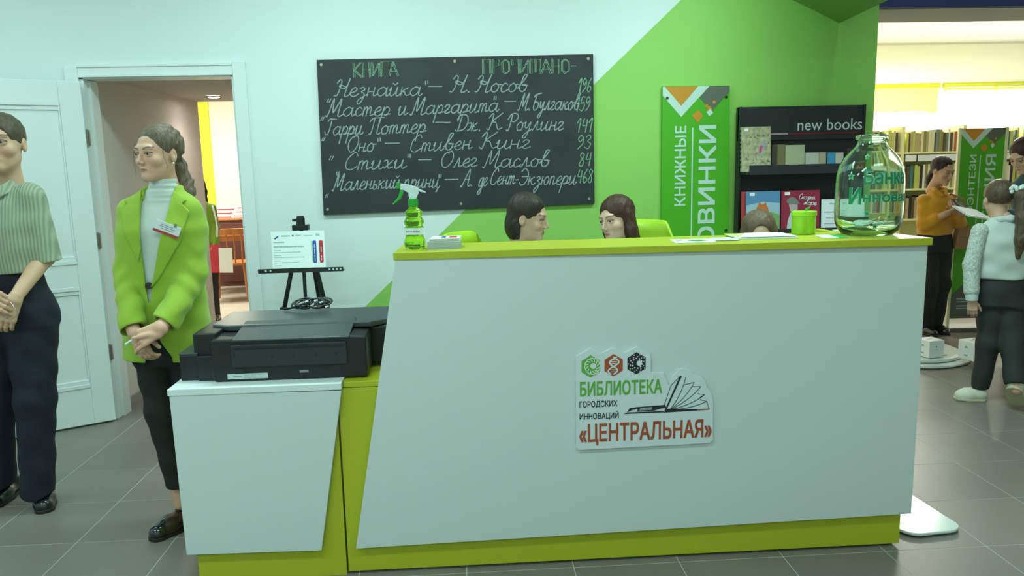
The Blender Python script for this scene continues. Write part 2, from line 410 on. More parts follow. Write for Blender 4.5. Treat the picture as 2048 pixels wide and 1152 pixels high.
# ================================================================== COUNTER
ct = thing('reception_counter', 'long white and lime reception counter with slanted front panel and a library logo', 'counter', (2.65, -0.15, 0))
def cl(o): o.matrix_parent_inverse = Matrix.Translation((-2.65, 0.15, 0)); return o     # author in world coordinates
FY = -0.369
M_seam = mat('dark_seam', (0.02, 0.03, 0.01), 0.8)
# carcasses
p = [(1.5625, 0.012), (3.672, 0.012), (3.672, 1.168), (1.81, 1.168), (1.735, 0.715), (1.5625, 0.715)]
cl(MB().prism(p, FY+0.003, FY+0.045, 'y').build('front_board', M_lime, ct, bevel=0.001))
cl(box('side_board', M_lime, 3.636, 3.672, FY+0.045, 0.42, 0.012, 1.168, ct))
cl(box('side_board', M_lime, 1.815, 1.85, FY+0.045, -0.16, 0.74, 1.168, ct))
cl(box('inner_desk', M_white, 1.80, 3.636, FY+0.045, 0.42, 0.715, 0.74, ct))
cl(box('inner_board', M_lam, 1.85, 3.636, -0.16, -0.145, 0.74, 1.168, ct))
# slanted white panel
cl(MB().prism([(1.597, 0.112), (3.700, 0.142), (3.700, 1.172), (1.790, 1.178)], FY-0.02, FY, 'y').build('front_panel', M_lam, ct, bevel=0.0015))
cl(box('side_panel', M_lam, 3.674, 3.700, FY, 0.30, 0.142, 1.172, ct))
# lime top slab
tp = [(1.783, -0.392), (3.705, -0.410), (3.652, -0.085), (1.795, -0.105)]
cl(MB().prism(tp, 1.174, 1.20, 'z').build('counter_top', M_lime, ct, bevel=0.002))
# lettering board
SY = FY-0.021
lg = cl(MB().prism([(2.416, 0.811), (2.467, 0.839), (2.510, 0.820), (2.551, 0.838), (2.593, 0.818), (2.636, 0.839), (2.684, 0.812), (2.688, 0.789), (2.688, 0.743), (2.734, 0.739), (2.744, 0.712), (2.752, 0.690), (2.768, 0.723), (2.788, 0.747), (2.808, 0.753), (2.828, 0.747), (2.84, 0.731), (2.873, 0.719), (2.889, 0.698), (2.895, 0.677), (2.912, 0.656), (2.919, 0.623), (2.921, 0.476), (2.909, 0.463), (2.424, 0.458), (2.414, 0.468)], SY-0.010, SY, 'y').build('logo_board', mat('sign_white', (0.70, 0.78, 0.79), 0.4), ct, bevel=0.0015))
LY = SY-0.0112
def flat(name, polys, m, par, y=LY, t=0.0008):
    mb = MB()
    for k_, p in enumerate(polys): mb.prism(p, y-(k_ % 30)*0.000015, y+t, 'y')
    return mb.build(name, m, par)
def hexa(cx, cz, r): return [(cx+r*math.sin(PI/3*k)*0.93, cz+r*math.cos(PI/3*k)) for k in range(6)]
def rib(pts, wd):
    """2D ribbon polygons along a polyline, one quad per piece"""
    out = []
    for (a, b) in zip(pts[:-1], pts[1:]):
        dx, dz = b[0]-a[0], b[1]-a[1]; L = math.hypot(dx, dz) or 1e-6
        nx, nz = -dz/L*wd/2, dx/L*wd/2; ex, ez = dx/L*wd*0.25, dz/L*wd*0.25
        out.append([(a[0]-ex+nx, a[1]-ez+nz), (a[0]-ex-nx, a[1]-ez-nz), (b[0]+ex-nx, b[1]+ez-nz), (b[0]+ex+nx, b[1]+ez+nz)])
    return out
M_lgreen = mat('logo_green', (0.12, 0.42, 0.05), 0.5); M_lred = mat('logo_red', (0.42, 0.08, 0.03), 0.5); M_lblack = mat('logo_black', (0.015, 0.017, 0.018), 0.5)
M_lwhite = mat('logo_white', (0.75, 0.8, 0.8), 0.5)
flat('emblem', [hexa(2.469, 0.772, 0.041)], M_lgreen, lg)
flat('emblem', [hexa(2.552, 0.773, 0.041)], M_lred, lg)
flat('emblem', [hexa(2.635, 0.777, 0.041)], M_lblack, lg)
# green emblem: swirl of small strokes round a white disc, red: double helix, black: pixel core
pl = []
for k in range(12):
    a = 2*PI*k/12
    pl += rib([(2.475+0.016*math.cos(a), 0.772+0.018*math.sin(a)), (2.475+0.027*math.cos(a+0.35), 0.772+0.029*math.sin(a+0.35)), (2.475+0.029*math.cos(a+0.75), 0.772+0.031*math.sin(a+0.75))], 0.0032)
flat('emblem_mark', pl+[circ(2.478, 0.773, 0.0105, 14)], M_lwhite, lg, LY-0.001)
pl = []
for s in (1, -1):
    pts = [(2.552+s*0.017*math.sin(t*PI*1.15+0.3)+0.006*(t-0.9), 0.740+0.036*t) for t in [i/8 for i in range(15)]]
    pl += rib(pts, 0.0048)
for t in (0.25, 0.45, 1.1, 1.3, 1.5): pl += rib([(2.552-0.012*math.sin(t*PI*1.15+0.3), 0.74+0.036*t), (2.552+0.012*math.sin(t*PI*1.15+0.3), 0.74+0.036*t)], 0.002)
flat('emblem_mark', pl, M_lwhite, lg, LY-0.001)
pl = [circ(2.645, 0.777, 0.010, 12)]
for k in range(10):
    a = 2*PI*k/10
    for r in (0.018, 0.025, 0.032):
        q = 0.0022 if r > 0.02 else 0.003
        pl.append(circ(2.637+r*math.cos(a+r*60), 0.777+r*math.sin(a+r*60), q, 6))
flat('emblem_mark', pl, M_lwhite, lg, LY-0.001)
text('lettering', 'БИБЛИОТЕКА', M_lgreen, lg, 0.300, 0.055, 2.429, LY, 0.661, 0.022)
text('lettering', 'ГОРОДСКИХ', M_lblack, lg, 0.138, 0.028, 2.427, LY, 0.615, 0.012)
text('lettering', 'ИННОВАЦИЙ', M_lblack, lg, 0.143, 0.033, 2.427, LY, 0.570, 0.012)
text('lettering', '«ЦЕНТРАЛЬНАЯ»', M_lred, lg, 0.490, 0.083, 2.425, LY, 0.474, 0.022)
# open book and cutter knife drawing
pl = []
for tip in ((2.847, 0.697), (2.871, 0.680), (2.886, 0.649), (2.894, 0.624), (2.816, 0.719)):
    b = (2.757, 0.597); c = ((b[0]+tip[0])/2+0.012, (b[1]+tip[1])/2-0.012)
    pts = [tuple((1-t)**2*b[i]+2*t*(1-t)*c[i]+t*t*tip[i] for i in (0, 1)) for t in [k/6 for k in range(7)]]
    pl += rib(pts, 0.0018)
for a, b in (((2.811, 0.690), (2.847, 0.698)), ((2.838, 0.682), (2.871, 0.681)), ((2.86, 0.655), (2.886, 0.649)), ((2.87, 0.632), (2.894, 0.624)), ((2.894, 0.624), (2.904, 0.594)), ((2.886, 0.649), (2.868, 0.64)), ((2.735, 0.61), (2.762, 0.69)), ((2.762, 0.69), (2.795, 0.722))): pl += rib([a, b], 0.0018)
flat('book_drawing', pl, M_lblack, lg)
flat('book_drawing', [[(2.738, 0.594), (2.744, 0.594), (2.801, 0.722), (2.794, 0.724)], [(2.589, 0.589), (2.735, 0.589), (2.735, 0.594), (2.60, 0.594)], [(2.60, 0.596), (2.612, 0.611), (2.640, 0.613), (2.632, 0.604), (2.618, 0.603), (2.612, 0.598)], [(2.632, 0.613), (2.740, 0.617), (2.746, 0.606), (2.722, 0.604), (2.700, 0.597), (2.636, 0.596), (2.640, 0.603)], [(2.735, 0.588), (2.86, 0.591), (2.86, 0.596), (2.75, 0.602)]], M_lblack, lg)
flat('book_drawing', [[(2.645, 0.600), (2.690, 0.601), (2.694, 0.611), (2.650, 0.610)]], M_grey_ink, lg, LY-0.0006)
flat('book_drawing', [[(2.86, 0.5915), (2.905, 0.593), (2.905, 0.597), (2.86, 0.5955)], [(2.722, 0.592), (2.73, 0.592), (2.728, 0.597)]], M_lred, lg, LY-0.0006)

# low desk at the left
ld = thing('low_desk', 'low white and lime desk joined to the left end of the counter', 'desk', (1.27, 0.1, 0))
def dl_(o): o.matrix_parent_inverse = Matrix.Translation((-1.27, -0.1, 0)); return o
dl_(box('front_board', M_lime, 1.018, 1.5555, FY+0.003, FY+0.04, 0.0, 0.712, ld))
dl_(box('side_board', M_lime, 1.018, 1.05, FY+0.04, 1.05, 0.0, 0.712, ld))
dl_(box('back_board', M_white, 1.05, 1.5555, 1.02, 1.05, 0.0, 0.712, ld))
dl_(MB().prism([(0.988, 0.120), (1.472, 0.112), (1.578, 0.714), (0.980, 0.720)], FY-0.02, FY, 'y').build('front_panel', M_lam, ld, bevel=0.0015))
dl_(MB().prism([(0.975, -0.392), (1.579, -0.392), (1.568, 1.08), (0.955, 1.08)], 0.718, 0.742, 'z').build('desk_top', M_white, ld, bevel=0.002))
dl_(MB().prism([(1.5805, -0.362), (1.765, -0.362), (1.765, 0.42), (1.5705, 0.42)], 0.717, 0.738, 'z').build('desk_top_strip', M_lime, ld, bevel=0.002))

# white rounded base plate showing at the right foot of the counter
bp = thing('base_plate', 'glossy white rounded floor plate at the right foot of the counter', 'base plate', (3.84, -0.10, 0))
MB().prism([(x*1.0, y) for x, y in rrect(0.26, 0.42, 0.07, 8)], 0.008, 0.020, 'z').build('plate', mat('glossy_white', (0.72, 0.83, 0.80), 0.15, coat=0.4), bp, bevel=0.004)
MB().prism(rrect(0.22, 0.36, 0.06, 6), 0.0, 0.008, 'z').build('foot_pad', M_dark, bp)
bp.rotation_euler = (0, 0, 0.10)

# ================================================================== PRINTER
PB = mat('printer_black', (0.010, 0.012, 0.013), 0.42, bump=0.12, bscale=900); PG = mat('printer_lid_grey', (0.05, 0.065, 0.065), 0.33, bump=0.06, bscale=900); PM = mat('printer_panel', (0.022, 0.027, 0.028), 0.5)
pr = thing('printer', 'wide black inkjet printer seen from behind, on the low desk', 'printer', (1.37, -0.13, 0.742))
pr.scale = (1, 1, 0.88)
mb = MB()
mb.prism([(-0.25, 0.0), (0.29, 0.0), (0.295, 0.03), (0.295, 0.172), (0.23, 0.178), (-0.255, 0.178), (-0.262, 0.03)], -0.19, 0.0, 'y')
mb.build('body', PB, pr, bevel=0.008, seg=3)
MB().prism([(-0.285, 0.01), (0.355, 0.01), (0.362, 0.18), (-0.292, 0.18)], -0.03, 0.25, 'y').build('body', PB, pr, bevel=0.012, seg=3)
box('side_housing', PB, -0.335, -0.25, -0.14, 0.10, 0.0, 0.195, pr, bevel=0.006)
MB().prism([(-0.30, -0.02), (-0.30, 0.255), (0.362, 0.255), (0.362, 0.0), (0.30, -0.06), (-0.23, -0.06)], 0.180, 0.205, 'z').build('scanner_lid', PG, pr, bevel=0.006, seg=3)
# sloped rear feed cover
MB().prism([(-0.195, 0.168), (-0.195, 0.176), (0.0, 0.212), (0.0, 0.196)], -0.18, 0.235, 'x').build('feed_cover', PG, pr, bevel=0.002)
# rear panel with recessed slots
box('rear_panel', PM, -0.185, 0.225, -0.197, -0.186, 0.062, 0.155, pr, bevel=0.003)
box('slot', PB, -0.175, 0.215, -0.1985, -0.194, 0.135, 0.147, pr, bevel=0.001)
for x in (-0.045, 0.030, 0.112, 0.183): box('slot', M_ink, x, x+0.006, -0.1985, -0.196, 0.098, 0.110, pr)
box('slot', M_ink, -0.178, -0.172, -0.1985, -0.196, 0.10, 0.125, pr)
for x0, x1 in ((-0.175, -0.145), (0.175, 0.20)): box('slot', M_ink, x0, x1, -0.193, -0.189, 0.035, 0.055, pr)
box('port', M_steel, 0.052, 0.084, -0.194, -0.189, 0.030, 0.040, pr, bevel=0.001)
st = box('label_sticker', mat('sticker_silver', (0.55, 0.66, 0.62), 0.4), -0.205, -0.062, -0.1925, -0.1895, 0.012, 0.034, pr)
mb = MB(); mb.box(-0.185, -0.155, -0.1932, -0.1925, 0.021, 0.026)
for r in range(3):
    x = -0.145
    while x < -0.08:
        wd = random.uniform(0.003, 0.010); mb.box(x, x+wd, -0.1932, -0.1925, 0.015+0.006*r, 0.017+0.006*r); x += wd+0.003
mb.build('printed_lines', M_grey_ink, st)
for k in range(11): box('vent_slit', M_ink, 0.10+0.010*k, 0.104+0.010*k, -0.1925, -0.189, 0.046, 0.052, pr)
# ink tank unit
tk = box('ink_tank', PB, -0.385, -0.318, -0.15, 0.10, 0.0, 0.108, pr, bevel=0.004)
box('tank_lid', PG, -0.388, -0.318, -0.148, 0.10, 0.108, 0.116, tk, bevel=0.003)
box('tank_link', PB, -0.318, -0.25, -0.165, 0.0, 0.002, 0.105, pr, bevel=0.003)
box('tank_link', PB, -0.318, -0.275, -0.10, 0.0, 0.105, 0.135, pr, bevel=0.003)

# black crumpled coil behind the lid
cb = thing('cable_coil', 'tangled black cable bundle with white glints on the printer lid', 'cable', (1.395, 0.085, 0.925))
cb.scale = (0.85, 0.85, 0.75)
mb = MB(); rr = random.Random(3)
for k in range(9):
    c = (rr.uniform(-0.05, 0.06), rr.uniform(-0.02, 0.02), 0.022+rr.uniform(0, 0.022)); r = rr.uniform(0.018, 0.042); ti = rr.uniform(-0.5, 0.5)
    pts = [(c[0]+r*math.cos(a)*1.4, c[1]+0.8*r*math.sin(a), max(0.006, c[2]+r*0.6*math.sin(a+ti))) for a in [2*PI*i/16 for i in range(17)]]
    mb.tube(pts, 0.0045, 7)
mb.tube([(-0.13, 0.0, 0.006), (-0.09, 0.005, 0.012), (-0.04, 0, 0.03), (0.02, 0.01, 0.045)], 0.006, 7)
mb.build('cable', mat('cable_black', (0.015, 0.017, 0.017), 0.25), cb, smooth=True)
for x, z in ((-0.015, 0.052), (0.03, 0.055), (0.055, 0.045), (-0.04, 0.025), (0.08, 0.02)): MB().tube([(x-0.008, -0.03, z-0.004), (x+0.008, -0.03, z+0.002)], 0.0045, 7).build('painted_glint', M_paper, cb)  # short white pieces stand in for highlights on the black cable

# ================================================================== EASEL WITH NOTICE
ez = thing('display_easel', 'black folding tripod easel standing behind the low desk', 'easel', (1.11, 1.42, 0))
mb = MB(); mb.box(-0.235, 0.235, -0.155, -0.115, 0.925, 0.934); mb.box(-0.235, 0.235, -0.160, -0.155, 0.925, 0.950)
for x in [-0.21, -0.185, -0.16, 0.15, 0.175, 0.20]: mb.box(x, x+0.008, -0.1605, -0.155, 0.936, 0.944)
mb.build('ledge', M_black, ez, bevel=0.002)
mb = MB()
for x in (-0.195, -0.17, 0.155, 0.175, 0.195, 0.215): mb.box(x, x+0.009, -0.1615, -0.160, 0.934, 0.944)
mb.build('ledge_hole', mat('ledge_hole_light', (0.5, 0.62, 0.58), 0.6), ez)
for (fx, fy) in ((-0.26, -0.27), (0.27, -0.27), (0.10, 0.16)):
    t0 = Vector((0.03*(1 if fx > 0 else -1), -0.03, 1.12)); t1 = Vector((fx, fy, 0.02)); mid = t0.lerp(t1, 0.38)
    lg2 = MB().tube([t0, mid], 0.0125, 10).tube([mid, t1], 0.009, 10).build('leg', M_black, ez, smooth=True)
    MB().box(mid.x-0.018, mid.x+0.018, mid.y-0.018, mid.y+0.018, mid.z-0.03, mid.z+0.025).build('clamp', M_black, lg2, bevel=0.004)
    MB().ball((t1.x, t1.y, 0.012), 0.014).build('rubber_foot', M_black, lg2)
MB().tube([(0, -0.09, 0.50), (0, -0.07, 1.20)], 0.010, 10).build('mast', M_black, ez)
mb = MB(); mb.box(-0.045, 0.045, -0.105, -0.055, 1.155, 1.185); mb.tube([(0, -0.08, 1.18), (0, -0.08, 1.225)], 0.024, 12); mb.box(-0.045, 0.02, -0.09, -0.07, 1.205, 1.218); mb.tube([(0, -0.08, 1.22), (0, -0.08, 1.235)], 0.02, 12)
mb.build('top_clamp', M_black, ez, bevel=0.003)

nt_ = thing('notice_sheet', 'white notice sheet with blue and red ribbons printed on it, on the easel', 'notice', (1.105, 1.262, 0.951), rot=(-0.06, 0, 0))
box('sheet', mat('notice_paper', (0.84, 0.92, 0.91), 0.5), -0.147, 0.145, -0.003, 0.0, 0, 0.205, nt_)
def nprint(name, polys, m, y=-0.0038):
    mb = MB()
    for p in polys: mb.prism(p, y, y+0.0006, 'y')
    return mb.build(name, m, nt_)
M_blueink = mat('blue_print', (0.02, 0.08, 0.45), 0.5); M_redink = mat('red_print', (0.55, 0.015, 0.04), 0.5); M_gi = mat('pale_grey_print', (0.36, 0.46, 0.45), 0.6); M_gni = mat('pale_green_print', (0.45, 0.70, 0.48), 0.6)
def rr_(cx, cz, w_, h_): return rrect(w_, h_, min(w_, h_)*0.35, 4, cx, cz)
nprint('blue_ribbon', [rr_(0.088, 0.088, 0.020, 0.124)], M_blueink); nprint('red_ribbon', [rr_(0.124, 0.088, 0.021, 0.124)], M_redink)
nprint('green_ribbon', [rr_(0.074, 0.092, 0.010, 0.112)], M_gni, -0.0034)
nprint('emblem', [[(-0.133, 0.166), (-0.110, 0.180), (-0.106, 0.176), (-0.116, 0.168), (-0.122, 0.162)]], M_blueink)
nprint('emblem', [circ(-0.028, 0.180, 0.005, 8)], mat('brown_print', (0.2, 0.08, 0.05), 0.6))
nprint('ribbon_words', [[(0.086, z), (0.090, z), (0.090, z+h), (0.086, z+h)] for z, h in ((0.035, 0.02), (0.058, 0.012), (0.075, 0.03), (0.11, 0.02))]+[[(0.122, z), (0.126, z), (0.126, z+h), (0.122, z+h)] for z, h in ((0.04, 0.012), (0.056, 0.01), (0.085, 0.03))], M_lwhite, -0.0046)
ro = random.Random(5); pl = []
def words(x0, x1, z, h, step=0.010):
    x = x0
    while x < x1:
        wd = ro.uniform(0.4, 1.0)*step; pl.append([(x, z), (x+wd, z), (x+wd, z+h), (x, z+h)]); x += wd+0.0016
words(-0.09, -0.046, 0.176, 0.007, 0.012); words(-0.012, 0.012, 0.179, 0.005, 0.008); words(0.032, 0.078, 0.178, 0.003, 0.009); words(0.098, 0.118, 0.176, 0.012, 0.006)
words(-0.135, -0.075, 0.142, 0.006, 0.012); words(-0.135, 0.025, 0.117, 0.007, 0.016)
for z, a, b in ((0.098, -0.135, -0.10), (0.087, -0.135, 0.01), (0.070, -0.135, -0.10), (0.060, -0.135, 0.03), (0.041, -0.135, -0.10), (0.031, -0.135, -0.005), (0.014, -0.135, -0.10)): words(a, b, z, 0.0032, 0.009)
nprint('printed_lines', pl, M_gi)

# ================================================================== BLACKBOARD
bb = thing('chalkboard', 'large black chalkboard with handwritten Russian book list on the wall', 'chalkboard', (2.0, WY-0.012, 1.67))
def bl(o): o.matrix_parent_inverse = Matrix.Translation((-2.0, -(WY-0.012), -1.67)); return o
bl(MB().prism([(1.200, 2.118), (1.186, 1.218), (2.823, 1.245), (2.820, 2.128)], WY-0.022, WY-0.002, 'y').build('board', mat('chalkboard_black', (0.022, 0.028, 0.030), 0.55, var=0.25, vscale=5), bb, bevel=0.001))
for x, z in ((1.225, 2.09), (2.0, 2.098), (2.79, 2.10), (1.212, 1.252), (2.01, 1.265), (2.79, 1.275)):
    bl(MB().tube([(x, WY-0.022, z), (x, WY-0.027, z)], 0.0085, 14).build('screw', mat('screw_brass', (0.45, 0.42, 0.32), 0.35, metal=0.7), bb))
BY = WY-0.0232
G = {
'а': (1.15, [[(.85, .8), (.5, 1), (.1, .7), (.05, .3), (.35, 0), (.75, .35), (.88, 1), (.85, .2), (1.0, 0), (1.2, .25)]]),
'в': (1.0, [[(0, .4), (.5, 1.4), (.65, 1.9), (.4, 1.9), (.25, 1.1), (.2, .3), (.5, 0), (.8, .3), (.75, .75), (.4, .75), (.9, .7)]]),
'г': (.75, [[(0, .75), (.2, 1), (.5, .9), (.42, .6), (.1, .2), (.3, 0), (.7, .2)]]),
'д': (1.1, [[(.85, .8), (.5, 1), (.1, .6), (.2, .05), (.6, .1), (.9, 1), (.8, -.6), (.45, -.95), (.2, -.7), (.9, -.1), (1.15, .25)]]),
'е': (.8, [[(0, .35), (.5, .55), (.62, .85), (.4, 1), (.1, .6), (.15, .1), (.5, 0), (.85, .3)]]),
'ж': (1.2, [[(0, .9), (.3, .95), (.35, .4), (.05, .05)], [(.55, 1), (.5, 0)], [(1.0, .95), (.6, .55), (.75, .05), (1.2, .2)], [(.3, .5), (.8, .5)]]),
'з': (.85, [[(.1, .85), (.4, 1), (.6, .75), (.3, .5), (.6, .25), (.5, -.5), (.2, -.9), (.1, -.5), (.85, .2)]]),
'и': (1.05, [[(0, .6), (.15, 1), (.1, .2), (.3, 0), (.6, .4), (.72, 1), (.68, .2), (.85, 0), (1.1, .25)]]),
'й': (1.05, [[(0, .6), (.15, 1), (.1, .2), (.3, 0), (.6, .4), (.72, 1), (.68, .2), (.85, 0), (1.1, .25)], [(.2, 1.45), (.42, 1.28), (.65, 1.5)]]),
'к': (.95, [[(.1, 1), (.08, 0)], [(.7, .95), (.15, .5), (.4, .45), (.6, .05), (.98, .2)]]),
'л': (.9, [[(0, .1), (.12, .05), (.42, 1), (.5, .95), (.58, .08), (.92, .2)]]),
'м': (1.15, [[(0, .1), (.12, .05), (.35, 1), (.45, .15), (.75, 1), (.82, .08), (1.18, .25)]]),
'н': (.98, [[(.1, 1), (.08, 0)], [(.1, .5), (.65, .52)], [(.68, 1), (.65, .08), (1.0, .2)]]),
'о': (.88, [[(.4, 1), (.05, .6), (.2, .05), (.6, .1), (.7, .65), (.4, 1), (.6, .85), (.95, .85)]]),
'п': (.88, [[(.05, 1), (.05, 0)], [(.06, .6), (.3, 1), (.5, .85), (.5, .08), (.9, .2)]]),
'р': (.9, [[(.12, 1), (-.08, -1)], [(.08, .5), (.4, 1), (.7, .7), (.55, .12), (.25, .1), (.9, .2)]]),
'с': (.78, [[(.65, .8), (.4, 1), (.1, .6), (.2, .05), (.5, .05), (.82, .3)]]),
'т': (1.15, [[(.1, 1), (.05, 0)], [(.08, .6), (.28, 1), (.42, .85), (.4, 0)], [(.43, .6), (.65, 1), (.8, .85), (.8, .08), (1.18, .2)]]),
'у': (.95, [[(0, .85), (.12, 1), (.1, .45), (.35, .3), (.65, 1), (.6, 0), (.4, -.8), (.1, -.85), (.2, -.45), (.95, .2)]]),
'х': (.9, [[(0, .9), (.25, 1), (.35, .5), (.45, .05), (.85, .2)], [(.75, .95), (.1, .05)]]),
'ц': (1.1, [[(0, .7), (.12, 1), (.1, .2), (.3, 0), (.6, .4), (.7, 1), (.68, .1), (.9, 0), (.85, -.4), (.7, -.45), (1.1, .2)]]),
'ь': (.75, [[(.1, 1), (.1, .1), (.4, 0), (.58, .3), (.4, .55), (.12, .45)]]),
'ю': (1.15, [[(.08, 1), (.08, 0)], [(.1, .5), (.4, .5)], [(.7, 1), (.4, .6), (.5, .05), (.85, .1), (.95, .65), (.7, 1)]]),
'Н': (1.35, [[(0, 1.5), (.2, 1.9), (.42, 1.6), (.2, .2), (-.1, .1)], [(1.15, 2), (.85, .95), (.3, 1.05), (.35, 1.3), (.95, 1.05)], [(1.15, 2), (.9, .2), (1.1, 0), (1.4, .25)]]),
'М': (1.7, [[(0, .1), (.2, .1), (.55, 2), (.68, .4), (1.3, 2), (1.2, .2), (1.4, 0), (1.75, .25)]]),
'Г': (1.05, [[(.1, 1.6), (.4, 1.9), (1.2, 1.8)], [(.6, 1.8), (.42, .3), (.1, .1), (-.1, .4)]]),
'П': (1.35, [[(0, 1.5), (.3, 1.9), (1.4, 1.95)], [(.45, 1.85), (.32, .2), (.1, .1)], [(1.0, 1.9), (.95, .12), (1.35, .2)]]),
'Р': (1.15, [[(.4, 1.8), (.3, .1), (.05, .1)], [(0, 1.3), (.3, 1.9), (.9, 1.95), (1.1, 1.5), (.8, 1.05), (.4, 1.1)]]),
'К': (1.3, [[(0, 1.4), (.3, 1.95), (.35, 1.4), (.2, .1), (-.05, .2)], [(1.15, 1.95), (.38, 1), (.7, .85), (1, .1), (1.35, .25)]]),
'О': (1.35, [[(.8, 1.9), (.3, 1.6), (.1, .8), (.4, .05), (.9, .2), (1.2, 1.1), (.95, 1.9), (.6, 1.7)]]),
'С': (1.15, [[(1.0, 1.6), (.75, 2), (.2, 1.3), (.15, .3), (.6, 0), (1.1, .4)]]),
'Б': (1.2, [[(1.15, 1.95), (.3, 1.8), (.1, 1.5)], [(.5, 1.85), (.25, .5), (.5, 0), (.95, .25), (.9, .85), (.4, .95)]]),
'Д': (1.35, [[(.45, 1.85), (.3, .1), (.05, .15)], [(0, 1.3), (.3, 1.9), (1.0, 1.8), (1.25, 1.0), (.9, .2), (.3, .05)]]),
'А': (1.3, [[(0, .1), (.2, .05), (.9, 2), (1.0, .1), (1.35, .2)], [(.4, .8), (1.05, .8)]]),
'Э': (1.25, [[(.1, 1.6), (.5, 2), (1.1, 1.3), (.9, .3), (.4, 0), (.05, .35)], [(.3, 1), (1.1, 1.02)]]),
'.': (.5, [[(.15, .0), (.22, .1), (.25, 0)]]), '-': (.5, [[(0, .5), (.45, .52)]]), '—': (1, [[(0, .5), (1, .5)]]),
'„': (.6, [[(.2, 0), (.05, -.4)], [(.5, 0), (.35, -.4)]]), '“': (.6, [[(.1, .4), (.2, 0)], [(.4, .4), (.5, 0)]]),
'1': (.7, [[(.05, 1.4), (.45, 2), (.35, 0)]]), '9': (.9, [[(.7, 1.6), (.4, 2), (.1, 1.5), (.35, 1.05), (.7, 1.5), (.65, .7), (.15, 0)]]),
'6': (.9, [[(.65, 2), (.2, 1.1), (.15, .3), (.45, 0), (.75, .45), (.45, .9), (.18, .6)]]), '5': (.9, [[(.75, 2), (.25, 1.95), (.15, 1.15), (.6, 1.2), (.75, .6), (.4, 0), (.05, .2)]]),
'4': (.9, [[(.3, 2), (.1, 1.0), (.75, 1.05)], [(.7, 1.9), (.6, 0)]]), '3': (.9, [[(.1, 1.7), (.45, 2), (.7, 1.6), (.35, 1.1), (.75, .7), (.5, 0), (.05, .25)]]),
'8': (.9, [[(.7, 1.7), (.35, 2), (.15, 1.6), (.65, .7), (.5, 0), (.1, .3), (.5, 1.2), (.7, 1.7)]]),
}
# printed capitals of the heading
H_ = {'К': (1, [[(.1, 2), (.1, 0)], [(.85, 2), (.12, 1), (.9, 0)]]), 'Н': (1, [[(.1, 2), (.1, 0)], [(.1, 1), (.8, 1)], [(.8, 2), (.8, 0)]]),
'И': (1.05, [[(.1, 2), (.1, .1), (.85, 1.9), (.85, 0)]]), 'Г': (.85, [[(.1, 0), (.1, 2), (.8, 2)]]), 'А': (1.05, [[(0, 0), (.48, 2), (.95, 0)], [(.18, .6), (.8, .6)]]),
'П': (1.05, [[(.1, 0), (.1, 2), (.85, 2), (.85, 0)]]), 'Р': (.95, [[(.1, 0), (.1, 2), (.7, 1.9), (.75, 1.2), (.12, 1)]]), 'О': (1, [[(.45, 2), (.1, 1.6), (.1, .4), (.45, 0), (.8, .4), (.8, 1.6), (.45, 2)]]),
'Ч': (.95, [[(.1, 2), (.15, 1.2), (.8, 1.2)], [(.8, 2), (.8, 0)]]), 'Т': (1.15, [[(.1, 0), (.1, 2), (1.0, 2), (1.0, 0)], [(.55, 2), (.55, .2)]]), '-': (.6, [[(.05, 1), (.5, 1)]])}
def cat_rom(pts, n=4):
    if len(pts) < 3: return pts
    P = [pts[0]]+list(pts)+[pts[-1]]; out = []
    for i in range(1, len(P)-2):
        for k in range(n):
            t = k/n; a, b, c, d = P[i-1], P[i], P[i+1], P[i+2]
            out.append(tuple(0.5*((2*b[j])+(-a[j]+c[j])*t+(2*a[j]-5*b[j]+4*c[j]-d[j])*t*t+(-a[j]+3*b[j]-3*c[j]+d[j])*t**3) for j in (0, 1)))
    out.append(pts[-1]); return out
rc_ = random.Random(11)
def chalk(t, x0, z0, x1, z1, xh=0.050, slant=0.28, table=G, wd=0.0062, m=None, smooth=True, par=None, y=None, name='chalk_writing'):
    adv = sum(table[c][0] for c in t); sx = (x1-x0)/adv; mb = MB(); x = 0; kq = 0
    for c in t:
        a, st_ = table[c]
        for s in st_:
            pts = cat_rom(s) if smooth else s
            q = []
            for (u, v) in pts:
                uu = (x+u)*sx+v*xh*slant*0.9; X = x0+uu; Z = z0+(z1-z0)*((x+u)/adv)+v*xh
                q.append((X+rc_.uniform(-.0006, .0006), Z+rc_.uniform(-.0006, .0006)))
            for p in rib(q, wd*rc_.uniform(0.85, 1.1)):
                kq = (kq+1) % 40; mb.add([(a_, (BY if y is None else y)-kq*0.000015, b_) for a_, b_ in p], [(0, 1, 2, 3)])
        x += a
    o = mb.build(name, m or M_chalk, par or bb)
    return bl(o) if par is None else o
M_chalk = mat('white_chalk', (0.30, 0.36, 0.35), 0.9, var=0.35, vscale=160)
M_chalkg = mat('green_chalk', (0.20, 0.36, 0.24), 0.9, var=0.35, vscale=160)
